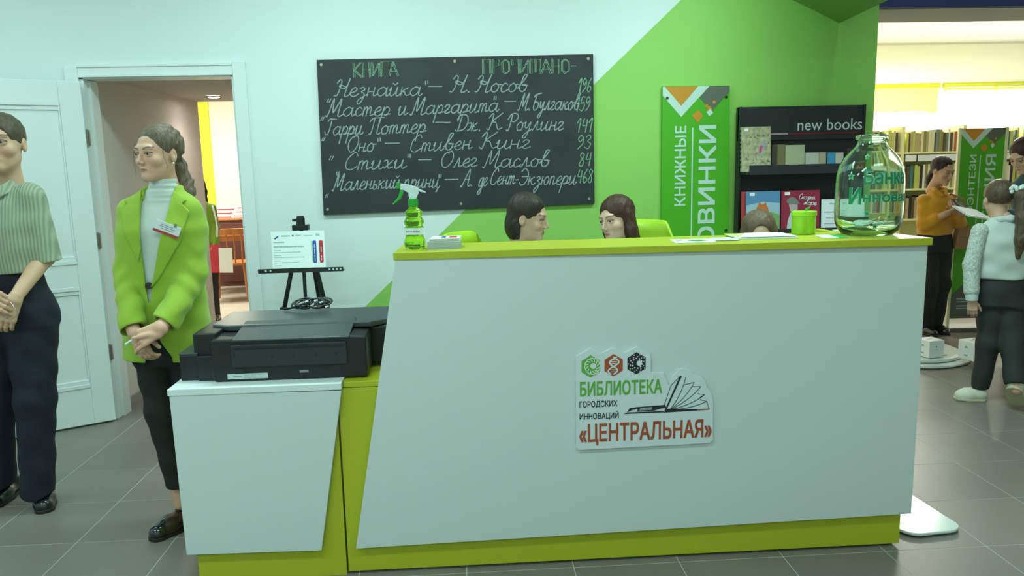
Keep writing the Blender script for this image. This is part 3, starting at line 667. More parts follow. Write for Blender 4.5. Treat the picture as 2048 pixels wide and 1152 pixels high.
for a_ in (
    ('„', 1.247, 1.896, 1.274, 1.896),
    ('Незнайка', 1.293, 1.909, 1.797, 1.905),
    ('“', 1.816, 1.967, 1.843, 1.971),
    ('—', 1.837, 1.933, 1.915, 1.931),
    ('Н.', 1.970, 1.921, 2.095, 1.919),
    ('Носов', 2.118, 1.919, 2.424, 1.918),
    ('„', 1.205, 1.792, 1.227, 1.792),
    ('Мастер', 1.232, 1.796, 1.611, 1.794),
    ('и', 1.652, 1.795, 1.709, 1.797),
    ('Маргарита', 1.726, 1.795, 2.249, 1.806),
    ('“', 2.218, 1.875, 2.241, 1.874),
    ('—', 2.282, 1.839, 2.349, 1.838),
    ('М.Булгаков', 2.364, 1.810, 2.731, 1.806),
    ('„', 1.205, 1.675, 1.225, 1.675),
    ('Гарри', 1.221, 1.686, 1.441, 1.688),
    ('Поттер', 1.472, 1.685, 1.816, 1.692),
    ('—', 1.866, 1.724, 1.956, 1.723),
    ('Дж.', 1.988, 1.695, 2.148, 1.694),
    ('К', 2.176, 1.698, 2.262, 1.698),
    ('Роулинг', 2.290, 1.693, 2.638, 1.689),
    ('„', 1.241, 1.565, 1.269, 1.564),
    ('Оно', 1.340, 1.586, 1.504, 1.587),
    ('“', 1.521, 1.643, 1.549, 1.647),
    ('—', 1.565, 1.608, 1.650, 1.608),
    ('Стивен', 1.709, 1.578, 2.084, 1.590),
    ('Кинг', 2.131, 1.589, 2.438, 1.585),
    ('“', 1.271, 1.451, 1.294, 1.456),
    ('Стихи', 1.319, 1.483, 1.686, 1.485),
    ('“', 1.695, 1.546, 1.720, 1.547),
    ('—', 1.760, 1.508, 1.834, 1.508),
    ('Олег', 1.887, 1.483, 2.116, 1.485),
    ('Маслов', 2.144, 1.478, 2.548, 1.475),
    ('„', 1.205, 1.342, 1.225, 1.344),
    ('Маленький', 1.243, 1.362, 1.647, 1.368),
    ('принц', 1.670, 1.368, 1.883, 1.365),
    ('“', 1.876, 1.423, 1.898, 1.425),
    ('—', 1.912, 1.387, 1.991, 1.387),
    ('А.', 2.009, 1.369, 2.087, 1.369),
    ('де', 2.115, 1.366, 2.167, 1.370),
    ('Сент-', 2.184, 1.374, 2.356, 1.375),
    ('Экзюпери', 2.358, 1.368, 2.708, 1.366),
):
    chalk(*a_)
for a_ in (
    ('196', 2.725, 1.907, 2.807, 1.910),
    ('159', 2.708, 1.798, 2.799, 1.802),
    ('141', 2.713, 1.673, 2.813, 1.675),
    ('93', 2.715, 1.576, 2.805, 1.577),
    ('84', 2.724, 1.471, 2.803, 1.475),
    ('468', 2.713, 1.371, 2.812, 1.373),
):
    chalk(*a_, xh=0.040, slant=0.15, m=M_chalkg)
for a_ in (
    ('КНИГА', 1.403, 2.014, 1.667, 2.019),
    ('ПРОЧИТАНО-', 2.156, 2.022, 2.715, 2.017),
):
    chalk(*a_, xh=0.042, slant=0.0, table=H_, wd=0.0035, m=M_chalkg, smooth=False)
    chalk(a_[0], a_[1]+0.008, a_[2]+0.003, a_[3]+0.008, a_[4]+0.003, xh=0.040, slant=0.0, table=H_, wd=0.0035, m=M_chalkg, smooth=False)
# ================================================================== GREEN SIGN BANNER ON THE WALL
def sign_banner(o, x0, x1, z0, z1, y, l1, l2, m_g, tr=lambda q: q, mirror=False):
    """printed decoration of the green vertical signs, drawn on the face at y"""
    wd = x1-x0
    def fl_(name, polys, m, dy=0.0006):
        mb = MB()
        for p in polys: mb.prism(p, y-dy-0.0005, y-dy, 'y')
        return tr(mb.build(name, m, o))
    u = lambda a: x0+a*wd
    v = lambda a: z1-a*wd
    M_org = mat('sign_orange', (0.62, 0.27, 0.02), 0.5); M_sgw = mat('sign_letter_white', (0.56, 0.74, 0.66), 0.5); M_sgg = mat('sign_grey', (0.12, 0.14, 0.10), 0.5)
    fl_('white_chevron', [[(u(0), v(0.0)), (u(0), v(.13)), (u(.28), v(.44)), (u(.70), v(0))]], M_sgw)
    fl_('orange_triangle', [[(u(.03), v(0.0)), (u(.28), v(.28)), (u(.53), v(0))]], M_org, 0.0014)
    fl_('grey_chevron', [[(u(.70), v(0)), (u(.55), v(.17)), (u(.74), v(.36)), (u(1), v(.09)), (u(1), v(0))]], M_sgg, 0.0010)
    fl_('grey_chevron', [[(u(.66), v(.33)), (u(.70), v(.285)), (u(.745), v(.335)), (u(.70), v(.38))]], M_org, 0.0016)
    fl_('small_square', [[(u(.44), v(.43)), (u(.53), v(.34)), (u(.61), v(.43)), (u(.53), v(.53))]], M_org, 0.0014)
    fl_('small_square', [[(u(.66), v(.38)), (u(.71), v(.33)), (u(.76), v(.39)), (u(.70), v(.44))]], M_sgw, 0.0020)
    fl_('small_square', [circ(u(.77), v(.235), 0.025*wd, 8), circ(u(.66), v(.29), 0.025*wd, 8)], M_org, 0.0020)
    fl_('rule_line', [[(u(.445), z0+0.01), (u(.465), z0+0.01), (u(.465), v(.60)), (u(.445), v(.60))], [(u(.86), v(.13)), (u(.865), v(.125)), (u(.96), v(.02)), (u(.955), v(.02))]], M_sgw)
    return u, v, M_sgw
def vtext(name, s, m, par, xr, zb, zt, hgt, y, bold=0.0, tr=lambda q: q):
    """text running upwards; xr = right edge (baseline side), from zb to zt"""
    me = text_mesh(s, 1.0, bold); n = len(me.vertices)
    co = np.empty(n*3); me.vertices.foreach_get('co', co); co = co.reshape(-1, 3); lo = co.min(0); hi = co.max(0)
    u = (co[:, 0]-lo[0])/(hi[0]-lo[0])*(zt-zb); v = (co[:, 1]-lo[1])/(hi[1]-lo[1])*hgt
    out = np.stack([xr-v, y-co[:, 2], zb+u], 1); me.vertices.foreach_set('co', out.ravel()); me.update()
    return tr(link(name, me, m, par))
M_sg = mat('sign_green', (0.075, 0.42, 0.01), 0.5)
gs = thing('wall_sign', 'tall green vertical sign board with orange triangle on the green wall', 'sign', (3.45, WY-0.02, 0.45))
def sl(o): o.matrix_parent_inverse = Matrix.Translation((-3.45, -(WY-0.02), -0.45)); return o
sl(MB().prism([(3.237, 0.45), (3.668, 0.45), (3.647, 1.932), (3.237, 1.936)], WY-0.026, WY-0.004, 'y').build('board', M_sg, gs, bevel=0.001))
u, v, mw = sign_banner(gs, 3.238, 3.646, 0.45, 1.932, WY-0.026, '', '', M_sg, sl)
sl(vtext('lettering', 'КНИЖНЫЕ', mw, gs, 3.384, 1.218, 1.700, 0.069, WY-0.0275, 0.014))
sl(vtext('lettering', 'НОВИНКИ', mw, gs, 3.570, 0.845, 1.700, 0.108, WY-0.0275, 0.018))
for x, z in ((3.265, 1.865), (3.625, 1.865), (3.64, 1.06)): sl(MB().tube([(x, WY-0.026, z), (x, WY-0.032, z)], 0.008, 12).build('screw', M_dark, gs))

# ================================================================== BLACK RACK "new books"
RY = 1.46
M_rack = mat('rack_black', (0.022, 0.025, 0.028), 0.45)
rk = thing('display_rack', 'black wall rack with red line and white words, filled with new books', 'display rack', (4.03, 1.55, 0))
def rl(o): o.matrix_parent_inverse = Matrix.Translation((-4.03, -1.55, 0)); return o
rl(box('back_panel', M_rack, 3.688, 4.46, 1.60, 1.63, 0.10, 1.800, rk, bevel=0.002))
rl(box('top_board', M_rack, 3.688, 4.46, 1.58, 1.60, 1.60, 1.800, rk, bevel=0.002))
for z in (1.40, 1.02, 0.60): 
    rl(box('shelf', M_rack, 3.70, 4.45, RY, 1.60, z, z+0.018, rk, bevel=0.002)); rl(box('shelf_lip', M_rack, 3.715, 4.45, RY-0.012, RY, z-0.002, z+0.055, rk, bevel=0.002))
rl(box('plinth', M_rack, 3.70, 4.45, 1.45, 1.63, 0.0, 0.10, rk))
rl(box('side_panel', M_rack, 3.688, 3.70, 1.56, 1.60, 0.10, 1.80, rk)); rl(box('side_panel', M_rack, 4.45, 4.46, 1.56, 1.60, 0.10, 1.80, rk))
rl(text('lettering', 'new books', mat('rack_letter', (0.70, 0.76, 0.74), 0.5), rk, 0.400, 0.067, 4.050, 1.578, 1.655, 0.0))
rl(box('red_line', mat('rack_red', (0.22, 0.01, 0.015), 0.4), 3.99, 4.46, 1.576, 1.581, 1.632, 1.640, rk)); rl(box('red_line', mat('rack_pink', (0.5, 0.35, 0.38), 0.4), 3.85, 3.99, 1.576, 1.581, 1.634, 1.642, rk))

def book(label, x, y, z, w_, h_, t, cover, group=None, lean=0.0, rz=0.0, name='book', pages=(0.72, 0.70, 0.58)):
    """upright book: cover facing -Y, w_ wide (x), h_ tall, t thick (y)"""
    b = thing(name, label, 'book', (x, y, z), group=group, rot=(lean, 0, rz))
    mb = MB(); c = 0.0018
    mb.box(0, w_, 0, c, 0, h_); mb.box(0, w_, t-c, t, 0, h_); mb.box(0, c, c, t-c, 0, h_)
    mb.build('cover', cover, b)
    box('pages', mat('book_pages', pages, 0.8), c, w_-0.003, c, t-c, 0.002, h_-0.003, b)
    return b
def cover_print(b, name, polys, m, y=-0.0008):
    mb = MB()
    for p in polys: mb.prism(p, y, y+0.0006, 'y')
    return mb.build(name, m, b)
MP = lambda r_, g_, b_: mat('cover_%02d%02d%02d' % (r_*99, g_*99, b_*99), (r_, g_, b_), 0.55)
SZ = 1.4185
b = book('large beige illustrated book with small red figure, upper rack shelf', 3.672, 1.47, SZ, 0.175, 0.262, 0.022, mat('map_cover', (0.40, 0.37, 0.22), 0.6, var=0.35, vscale=45), lean=-0.08, rz=-0.03)
cover_print(b, 'red_figure', [[(0.098, 0.10), (0.118, 0.10), (0.138, 0.15), (0.142, 0.185), (0.125, 0.175), (0.108, 0.145)]], MP(.35, .32, .5)); cover_print(b, 'red_figure', [[(0.103, 0.11), (0.116, 0.11), (0.128, 0.15), (0.112, 0.15)]], MP(.55, .06, .1), -0.0016)
cover_print(b, 'spine_label', [rrect(0.022, 0.016, 0.003, 2, 0.03, 0.245)], M_paper)
pl = []
rr = random.Random(2)
for k in range(26):
    cx, cz = rr.uniform(0.02, 0.16), rr.uniform(0.02, 0.22)
    if 0.09 < cx < 0.15 and 0.09 < cz < 0.2: continue
    pl.append([(cx, cz), (cx+rr.uniform(.006, .02), cz+rr.uniform(-.006, .004)), (cx+rr.uniform(.004, .012), cz+rr.uniform(.008, .02))])
cover_print(b, 'map_pattern', pl, MP(.18, .17, .10), -0.0006)
mb = MB()
for k in range(9):
    z = 0.03+k*0.026; mb.tube([(-0.004, 0.004+0.008*math.cos(a), z+0.006*math.sin(a)) for a in [PI*i/4 for i in range(9)]], 0.0018, 5)
mb.build('spiral_binding', M_dark, b)
book('narrow dark brown book standing beside the large beige book', 3.862, 1.49, SZ, 0.03, 0.150, 0.08, MP(.06, .05, .035))
book('olive brown book leaning open between dark and cream books', 3.893, 1.48, SZ, 0.045, 0.155, 0.09, MP(.20, .17, .08), rz=0.08)
book('plain pale green book facing out on the upper rack shelf', 3.940, 1.475, SZ, 0.115, 0.150, 0.014, MP(.42, .44, .27), lean=-0.04)
book('small whitish book facing out beside the pale green book', 4.062, 1.475, SZ, 0.080, 0.104, 0.012, MP(.50, .50, .42), lean=-0.04)
book('small tan book between whitish and blue books', 4.144, 1.475, SZ, 0.042, 0.104, 0.012, MP(.45, .36, .24), lean=-0.04)
book('small bright blue book on the upper rack shelf', 4.196, 1.475, SZ, 0.046, 0.102, 0.012, MP(.06, .27, .48), lean=-0.04)
book('small cream book to the right of the blue one', 4.244, 1.475, SZ, 0.048, 0.100, 0.012, MP(.52, .52, .42), lean=-0.04)
b = book('dark book with orange town picture, right end of upper rack shelf', 4.315, 1.475, SZ, 0.105, 0.125, 0.014, MP(.05, .04, .035), lean=-0.04)
cover_print(b, 'picture', [[(0.02, 0.03), (0.09, 0.03), (0.09, 0.05), (0.075, 0.07), (0.06, 0.05), (0.045, 0.075), (0.03, 0.06)]], MP(.45, .16, .05))
for k in range(8): cover_print(b, 'picture', [[(0.012+0.011*k, 0.09), (0.018+0.011*k, 0.09), (0.018+0.011*k, 0.10), (0.012+0.011*k, 0.10)]], MP(.35, .2, .15))
# lower shelf: picture books
LZ = 1.0385
b = book('red picture book half hidden behind the blue fox book', 3.690, 1.495, LZ, 0.10, 0.262, 0.012, MP(.45, .04, .04), lean=-0.05)
b = book('blue picture book with orange fox on a green meadow', 3.712, 1.475, LZ, 0.205, 0.262, 0.012, MP(.10, .25, .45), lean=-0.05)
cover_print(b, 'meadow', [[(0.001, 0), (0.204, 0), (0.204, 0.12), (0.15, 0.14), (0.08, 0.13), (0.001, 0.115)]], MP(.20, .38, .12))
cover_print(b, 'sky_light', [[(0.001, 0.115), (0.08, 0.13), (0.15, 0.14), (0.204, 0.12), (0.204, 0.19), (0.10, 0.20), (0.001, 0.18)]], MP(.35, .5, .6), -0.0006)
fx = cover_print(b, 'fox', [[(0.035, 0.13), (0.06, 0.16), (0.07, 0.18), (0.078, 0.20), (0.09, 0.185), (0.105, 0.185), (0.118, 0.20), (0.122, 0.18), (0.135, 0.155), (0.14, 0.12), (0.09, 0.09), (0.04, 0.10)]], MP(.60, .16, .03), -0.0016)
cover_print(b, 'fox_belly', [[(0.08, 0.11), (0.11, 0.12), (0.105, 0.14), (0.085, 0.14)]], MP(.65, .45, .3), -0.0024)
cover_print(b, 'spine_label', [rrect(0.03, 0.018, 0.003, 2, 0.035, 0.245)], M_paper, -0.0016)
b = book('crimson picture book with grey capped child on the lower rack shelf', 3.926, 1.475, LZ, 0.235, 0.262, 0.012, MP(.30, .02, .05), lean=-0.05)
cover_print(b, 'grey_cap', [[(0.03, 0.195), (0.035, 0.21), (0.06, 0.225), (0.085, 0.22), (0.10, 0.20), (0.115, 0.185), (0.09, 0.18), (0.05, 0.18)]], MP(.20, .22, .20))
cover_print(b, 'face', [[(0.045, 0.18), (0.10, 0.18), (0.10, 0.15), (0.08, 0.135), (0.055, 0.14)]], MP(.50, .38, .40), -0.0005)
cover_print(b, 'coat', [[(0.055, 0.13), (0.10, 0.135), (0.13, 0.08), (0.12, 0.0), (0.03, 0.0), (0.04, 0.08)]], MP(.55, .60, .60), -0.0006)
cover_print(b, 'spine_label', [rrect(0.032, 0.018, 0.003, 2, 0.035, 0.245)], M_paper, -0.0016)
chalk('Сказки', 0.105, 0.212, 0.205, 0.206, xh=0.015, wd=0.003, m=M_lwhite, par=b, y=-0.0012, name='lettering'); chalk('о море', 0.135, 0.178, 0.215, 0.172, xh=0.015, wd=0.003, m=M_lwhite, par=b, y=-0.0012, name='lettering') if ' ' in G else chalk('море', 0.135, 0.178, 0.215, 0.172, xh=0.015, wd=0.003, m=M_lwhite, par=b, y=-0.0012, name='lettering')
b = thing('printed_page', 'white printed sheet propped on the lower rack shelf beside crimson book', 'paper', (4.172, 1.475, LZ), rot=(-0.05, 0, 0))
box('sheet', M_paper, 0, 0.26, 0, 0.002, 0, 0.205, b)
mb = MB()
for z, a, c in ((0.175, 0.05, 0.09), (0.125, 0.02, 0.10), (0.09, 0.03, 0.10), (0.055, 0.02, 0.11)):
    x = a
    while x < c: mb.box(x, x+0.007, -0.0006, 0, z, z+0.006); x += 0.009
mb.build('printed_lines', M_grey_ink, b)

# ================================================================== THINGS ON THE COUNTER
# spray bottle
sb = thing('spray_bottle', 'green ringed spray bottle with white and green trigger head', 'spray bottle', (1.852, -0.275, 1.20))
M_gp = mat('translucent_green_plastic', (0.50, 0.95, 0.08), 0.08); g = M_gp.node_tree.nodes['Principled BSDF']; g.inputs['Transmission Weight'].default_value = 0.92; g.inputs['IOR'].default_value = 1.36
prof = [(0.001, 0.0), (0.030, 0.0), (0.036, 0.008)]
def bulge(z0, z1, r, n=7, neck=0.024):
    return [(neck+(r-neck)*math.sin(PI*k/n)**0.6, z0+(z1-z0)*k/n) for k in range(1, n)]
prof += bulge(-0.006, 0.050, 0.0385, 9)[1:] + bulge(0.050, 0.082, 0.037) + bulge(0.082, 0.112, 0.036) + bulge(0.112, 0.144, 0.033, 7, 0.018) + [(0.016, 0.148), (0.015, 0.156)]
MB().lathe(prof, 36).build('bottle', M_gp, sb, smooth=True)
MB().lathe([(0.0385, 0.054), (0.0385, 0.078)], 36, cap=False).build('bottle_label', M_paper, sb, smooth=True)
mb = MB()
for k in range(16):
    a = -PI/2-0.75+k*0.085; mb.box(0.0390*math.cos(a)-0.0012, 0.0390*math.cos(a)+0.0012, 0.0390*math.sin(a)-0.0006, 0.0390*math.sin(a)+0.0006, 0.063, 0.067+0.003*(k % 3 == 0))
mb.build('printed_lines', M_grey_ink, sb)
M_sg2 = mat('spray_green', (0.02, 0.42, 0.03), 0.3); M_sw = mat('spray_white', (0.70, 0.85, 0.80), 0.3)
mb = MB(); mb.lathe([(0.0165, 0.154), (0.0175, 0.157), (0.0175, 0.178), (0.0160, 0.181)], 24)
for k in range(24):
    a = 2*PI*k/24; mb.box(0.0172*math.cos(a)-0.001, 0.0172*math.cos(a)+0.001, 0.0172*math.sin(a)-0.001, 0.0172*math.sin(a)+0.001, 0.158, 0.177)
mb.build('collar', M_sg2, sb, smooth=False)
MB().prism([(0.012, 0.180), (-0.014, 0.180), (-0.012, 0.200), (-0.032, 0.212), (-0.044, 0.214), (-0.042, 0.236), (-0.020, 0.232), (0.008, 0.224), (0.028, 0.212), (0.046, 0.204), (0.046, 0.201), (0.030, 0.204), (0.020, 0.208), (0.022, 0.200), (0.018, 0.196)], -0.0095, 0.0095, 'y').build('spray_head', M_sw, sb, bevel=0.003)
MB().prism([(-0.044, 0.218), (-0.056, 0.217), (-0.056, 0.239), (-0.044, 0.240)], -0.010, 0.010, 'y').build('nozzle', M_sg2, sb, bevel=0.002)
MB().prism([(-0.030, 0.216), (-0.044, 0.214), (-0.052, 0.188), (-0.075, 0.163), (-0.070, 0.161), (-0.045, 0.180), (-0.034, 0.200)], -0.006, 0.006, 'y').build('trigger', M_sg2, sb, bevel=0.002)

# leaflet stack in a tray
ls = thing('leaflet_stack', 'stack of white leaflets printed blue and red beside the spray bottle', 'leaflets', (1.958, -0.255, 1.20))
mb = MB(); mb.prism([(-0.060, -0.055), (0.052, -0.055), (0.062, 0.055), (-0.040, 0.055)], 0, 0.026, 'z'); mb.build('leaflet_block', mat('leaflet_edges', (0.42, 0.50, 0.50), 0.7, bump=0.5, bscale=120, stretch=(0.1, 0.1, 6)), ls)
for k in range(4):
    z = 0.026+k*0.0030
    MB().prism([(-0.060+0.002*k, -0.055-0.001*k), (0.054, -0.056), (0.062, 0.055), (-0.040, 0.055)], z, z+0.0016+0.0008*(k == 3), 'z').build('leaflet', M_paper, ls)
mb = MB(); mb.prism([(-0.012, -0.02), (0.004, -0.02), (0.008, 0.03), (-0.006, 0.03)], 0.0375, 0.0382, 'z'); mb.build('blue_print', M_blueink, ls)
mb = MB(); mb.prism([(0.018, -0.02), (0.046, -0.02), (0.046, 0.03), (0.020, 0.03)], 0.0375, 0.0382, 'z'); mb.build('red_print', M_redink, ls)

def sheet(name, label, pts, z, m, cat='paper', t=0.0012, marks=()):
    cx = sum(p_[0] for p_ in pts)/len(pts); cy = sum(p_[1] for p_ in pts)/len(pts)
    s = thing(name, label, cat, (cx, cy, z)); MB().prism([(a-cx, b_-cy) for a, b_ in pts], 0, t, 'z').build('sheet', m, s)
    for q, mm in marks: MB().prism([(a-cx, b_-cy) for a, b_ in q], t, t+0.0005, 'z').build('print', mm, s)
    return s
M_gpr = mat('leaf_green_print', (0.05, 0.30, 0.08), 0.5)
sheet('flyer', 'white flyer with dark green drawing lying mid counter', [(2.800, -0.215), (2.790, -0.345), (2.935, -0.350), (2.965, -0.225)], 1.2005, M_paper, marks=[([(2.845, -0.29), (2.885, -0.315), (2.925, -0.29), (2.905, -0.255), (2.87, -0.265)], M_gpr), ([(2.815, -0.24), (2.84, -0.245), (2.835, -0.265), (2.812, -0.262)], M_ink)])
sheet('paper_sheet', 'blank white paper overlapping the green drawing flyer', [(2.955, -0.21), (2.945, -0.31), (3.03, -0.32), (3.055, -0.21)], 1.2020, mat('paper_b', (0.66, 0.82, 0.80), 0.6))
ps = thing('magazine_stack', 'thick white stack of papers with a lime sheet below the tin', 'papers', (3.155, -0.215, 1.2005))
MB().prism([(-0.120, -0.075), (0.105, -0.085), (0.110, 0.075), (-0.105, 0.085)], 0, 0.006, 'z').build('papers', M_paper, ps)
MB().prism([(-0.125, -0.02), (-0.05, -0.03), (-0.03, 0.095), (-0.115, 0.098)], 0.006, 0.0075, 'z').build('lime_sheet', mat('lime_print', (0.65, 0.85, 0.25), 0.5), ps)
MB().prism([(-0.110, -0.072), (0.098, -0.080), (0.100, 0.068), (-0.04, 0.078)], 0.0078, 0.010, 'z').build('papers', M_paper, ps)
sheet('paper_sheet', 'white paper slip with bright green strip beside the jar foot', [(3.365, -0.205), (3.345, -0.315), (3.44, -0.335), (3.455, -0.21)], 1.2005, M_paper, marks=[([(3.415, -0.215), (3.400, -0.332), (3.438, -0.334), (3.452, -0.215)], mat('vivid_green', (0.03, 0.55, 0.08), 0.5))])

# lime tin
tn = thing('lime_tin', 'lime green round tin with a lid and small knob on the counter', 'tin', (3.352, -0.130, 1.20))
M_tin = mat('lime_tin_paint', (0.30, 0.62, 0.015), 0.35, var=0.22, vscale=22, stretch=(1, 1, 0.5))
MB().lathe([(0.042, 0), (0.0445, 0.002), (0.0445, 0.080), (0.042, 0.081)], 36).build('body', M_tin, tn)
MB().lathe([(0.0465, 0.072), (0.0475, 0.073), (0.0475, 0.087), (0.046, 0.089), (0.001, 0.090)], 36).build('lid', mat('lime_lid', (0.38, 0.70, 0.03), 0.3), tn)
MB().tube([(0.004, -0.004, 0.089), (0.010, -0.004, 0.098), (0.020, -0.004, 0.101)], [0.006, 0.005, 0.003], 8).build('knob', M_sg2, tn)
# ================================================================== GLASS JAR
jr = thing('glass_jar', 'big greenish glass jar with green painted words on the counter end', 'jar', (3.557, -0.230, 1.20))
M_jar = mat('greenish_jar_glass', (0.80, 0.97, 0.86), 0.03); g = M_jar.node_tree.nodes['Principled BSDF']; g.inputs['Transmission Weight'].default_value = 1.0; g.inputs['IOR'].default_value = 1.45
out = [(0.001, 0.006), (0.05, 0.004), (0.075, 0.0), (0.092, 0.004), (0.108, 0.022), (0.118, 0.050), (0.1205, 0.09), (0.1205, 0.19), (0.118, 0.225), (0.110, 0.258), (0.095, 0.288), (0.074, 0.312), (0.058, 0.328), (0.0505, 0.342), (0.0495, 0.352), (0.056, 0.356), (0.0575, 0.363), (0.056, 0.371), (0.050, 0.374)]
inn = [(0.047, 0.372), (0.046, 0.345), (0.054, 0.326), (0.070, 0.309), (0.091, 0.285), (0.106, 0.256), (0.114, 0.224), (0.1165, 0.19), (0.1165, 0.09), (0.114, 0.052), (0.103, 0.028), (0.085, 0.014), (0.05, 0.013), (0.001, 0.016)]
MB().lathe(out+inn, 56).build('glass', M_jar, jr, smooth=True)
M_jg = mat('jar_paint_green', (0.008, 0.24, 0.085), 0.4); M_jo = mat('jar_paint_pale', (0.20, 0.55, 0.36), 0.5)
def jar_text(s, a0, a1, z0, z1, m, r, bold, name='lettering'):
    me = text_mesh(s, 1.0, bold); n = len(me.vertices); bm = bmesh.new(); bm.from_mesh(me)
    bmesh.ops.triangulate(bm, faces=bm.faces); bmesh.ops.subdivide_edges(bm, edges=[e for e in bm.edges if e.calc_length() > 0.15], cuts=2); bmesh.ops.triangulate(bm, faces=bm.faces); bm.to_mesh(me); bm.free()
    n = len(me.vertices); co = np.empty(n*3); me.vertices.foreach_get('co', co); co = co.reshape(-1, 3); lo = co.min(0); hi = co.max(0)
    th = a0+(co[:, 0]-lo[0])/(hi[0]-lo[0])*(a1-a0); z = z0+(co[:, 1]-lo[1])/(hi[1]-lo[1])*(z1-z0)
    rr = np.interp(z, [p_[1] for p_ in out], [p_[0] for p_ in out])+r+co[:, 2]
    o = np.stack([rr*np.cos(th), rr*np.sin(th), z], 1); me.vertices.foreach_set('co', o.ravel()); me.update()
    return link(name, me, m, jr)
# camera sees the jar from -Y, slightly from the left
for m, r, bd in ((M_jo, 0.0008, 0.055), (M_jg, 0.0016, 0.014)):
    jar_text('Банка', -PI/2-0.66, -PI/2+0.72, 0.192, 0.248, m, r, bd)
    jar_text('И', -PI/2-1.08, -PI/2-0.70, 0.120, 0.182, m, r, bd)
    jar_text('нноваций', -PI/2-0.66, -PI/2+1.45, 0.122, 0.166, m, r, bd)
def star(a, z, s, m, r):
    pts = []
    for k in range(10):
        q = s*(1 if k % 2 == 0 else 0.5); pts.append((a+q*math.sin(2*PI*k/10)/0.12, z+q*math.cos(2*PI*k/10)))
    rr = lambda zz: float(np.interp(zz, [p_[1] for p_ in out], [p_[0] for p_ in out]))+r
    vs = [(rr(zz)*math.cos(aa), rr(zz)*math.sin(aa), zz) for aa, zz in pts]+[(rr(z)*math.cos(a), rr(z)*math.sin(a), z)]
    MB().add(vs, [(k, (k+1) % 10, 10) for k in range(10)]).build('painted_star', m, jr)
for a, z, s in ((-2.62, 0.222, 0.016), (-2.2, 0.292, 0.012), (-2.1, 0.088, 0.013), (-1.85, 0.040, 0.012), (-1.45, 0.075, 0.010), (-2.7, 0.26, 0.008)):
    star(a, z, s, M_jo, 0.0010); star(a, z, s*0.6, M_jg, 0.0022)
# crumpled slips inside
cr = random.Random(9)
slips = [('crumpled white slip inside the glass jar', M_paper, 14), ('crumpled orange slip inside the glass jar', mat('orange_slip', (0.65, 0.15, 0.04), 0.6), 1), ('crumpled green slip inside the glass jar', mat('green_slip', (0.03, 0.35, 0.08), 0.6), 2)]
for lab, m, cnt in slips:
    for k in range(cnt):
        a = cr.uniform(0, 2*PI); r = cr.uniform(0.0, 0.055); r0 = cr.uniform(0.018, 0.028)
        bm = bmesh.new(); bmesh.ops.create_icosphere(bm, subdivisions=2, radius=r0)
        for v_ in bm.verts: v_.co *= cr.uniform(0.6, 1.1); v_.co.z *= 0.45
        me = bpy.data.meshes.new('paper_slip'); bm.to_mesh(me); bm.free()
        o = link('paper_slip', me, m, loc=(3.557+r*math.cos(a), -0.230+r*math.sin(a), 1.232+cr.uniform(0, 0.012))); tag(o, lab, 'paper', lab.split(' inside')[0]+'s in the jar' if cnt > 1 else None)

# ================================================================== OFFICE CHAIRS BEHIND THE COUNTER
M_chair = mat('lime_chair_shell', (0.42, 0.70, 0.02), 0.4); M_chrome = mat('chrome', (0.6, 0.6, 0.6), 0.2, metal=1.0)
def shell_chair(loc, rz, label, top):
    t = thing('office_chair', label, 'chair', loc, rz, group=None)
    mb = MB()
    # curved back: grid
    def grid(fn, nu, nv, th):
        vs = []; fs = []
        for s_ in (0, 1):
            for i in range(nu+1):
                for j in range(nv+1):
                    vs.append(fn(i/nu, j/nv, s_*th))
        N = (nu+1)*(nv+1); idx = lambda s_, i, j: s_*N+i*(nv+1)+j
        for i in range(nu):
            for j in range(nv):
                fs.append((idx(0, i, j), idx(0, i+1, j), idx(0, i+1, j+1), idx(0, i, j+1))); fs.append((idx(1, i, j), idx(1, i, j+1), idx(1, i+1, j+1), idx(1, i+1, j)))
        for i in range(nu):
            for j in (0, nv):
                q = (idx(0, i, j), idx(1, i, j), idx(1, i+1, j), idx(0, i+1, j)); fs.append(q if j == 0 else q[::-1])
        for j in range(nv):
            for i in (0, nu):
                q = (idx(0, i, j), idx(0, i, j+1), idx(1, i, j+1), idx(1, i, j)); fs.append(q if i == 0 else q[::-1])
        return MB().add(vs, fs)
    H = top
    def back(u_, v_, s_):
        x = (u_-0.5)*2; z = 0.50+(H-0.50)*v_; hw = 0.215-0.01*v_
        c = max(0.0, v_-0.80)/0.20; hw *= 1-0.20*c**3
        if abs(x) > 0.7: z -= (abs(x)-0.7)**2*0.55*v_
        return Vector((x*hw, 0.20+0.05*v_-0.05*x*x+s_, z))
    grid(back, 16, 12, 0.02).build('backrest', M_chair, t, smooth=True)
    def seat(u_, v_, s_):
        x = (u_-0.5)*2; return Vector((x*(0.22-0.02*abs(v_-0.5)), -0.22+0.42*v_, 0.46+0.02*x*x+0.02*max(0, v_-0.8)*4-0.01*(v_ < 0.1)-s_))
    grid(seat, 12, 10, 0.022).build('seat', M_chair, t, smooth=True)
    MB().tube([(0, 0, 0.12), (0, 0, 0.44)], 0.025, 14).build('gas_lift', M_chrome, t)
    for k in range(5):
        a = 2*PI*k/5; e = (0.27*math.cos(a), 0.27*math.sin(a), 0.075)
        lg_ = MB().tube([(0.02*math.cos(a), 0.02*math.sin(a), 0.13), e], [0.018, 0.012], 8).build('leg', M_dark, t)
        MB().tube([(e[0], e[1]-0.012, 0.032), (e[0], e[1]+0.012, 0.032)], 0.030, 14).build('caster', M_black, lg_)
    MB().prism([(0.20, 0.46), (0.235, 0.46), (0.25, 0.62), (0.225, 0.62)], -0.03, 0.03, 'x').build('back_bracket', M_dark, t)
    return t
shell_chair((2.20, 0.56, 0), 1.05, 'lime office chair showing left of the seated woman seen in profile', 1.175)
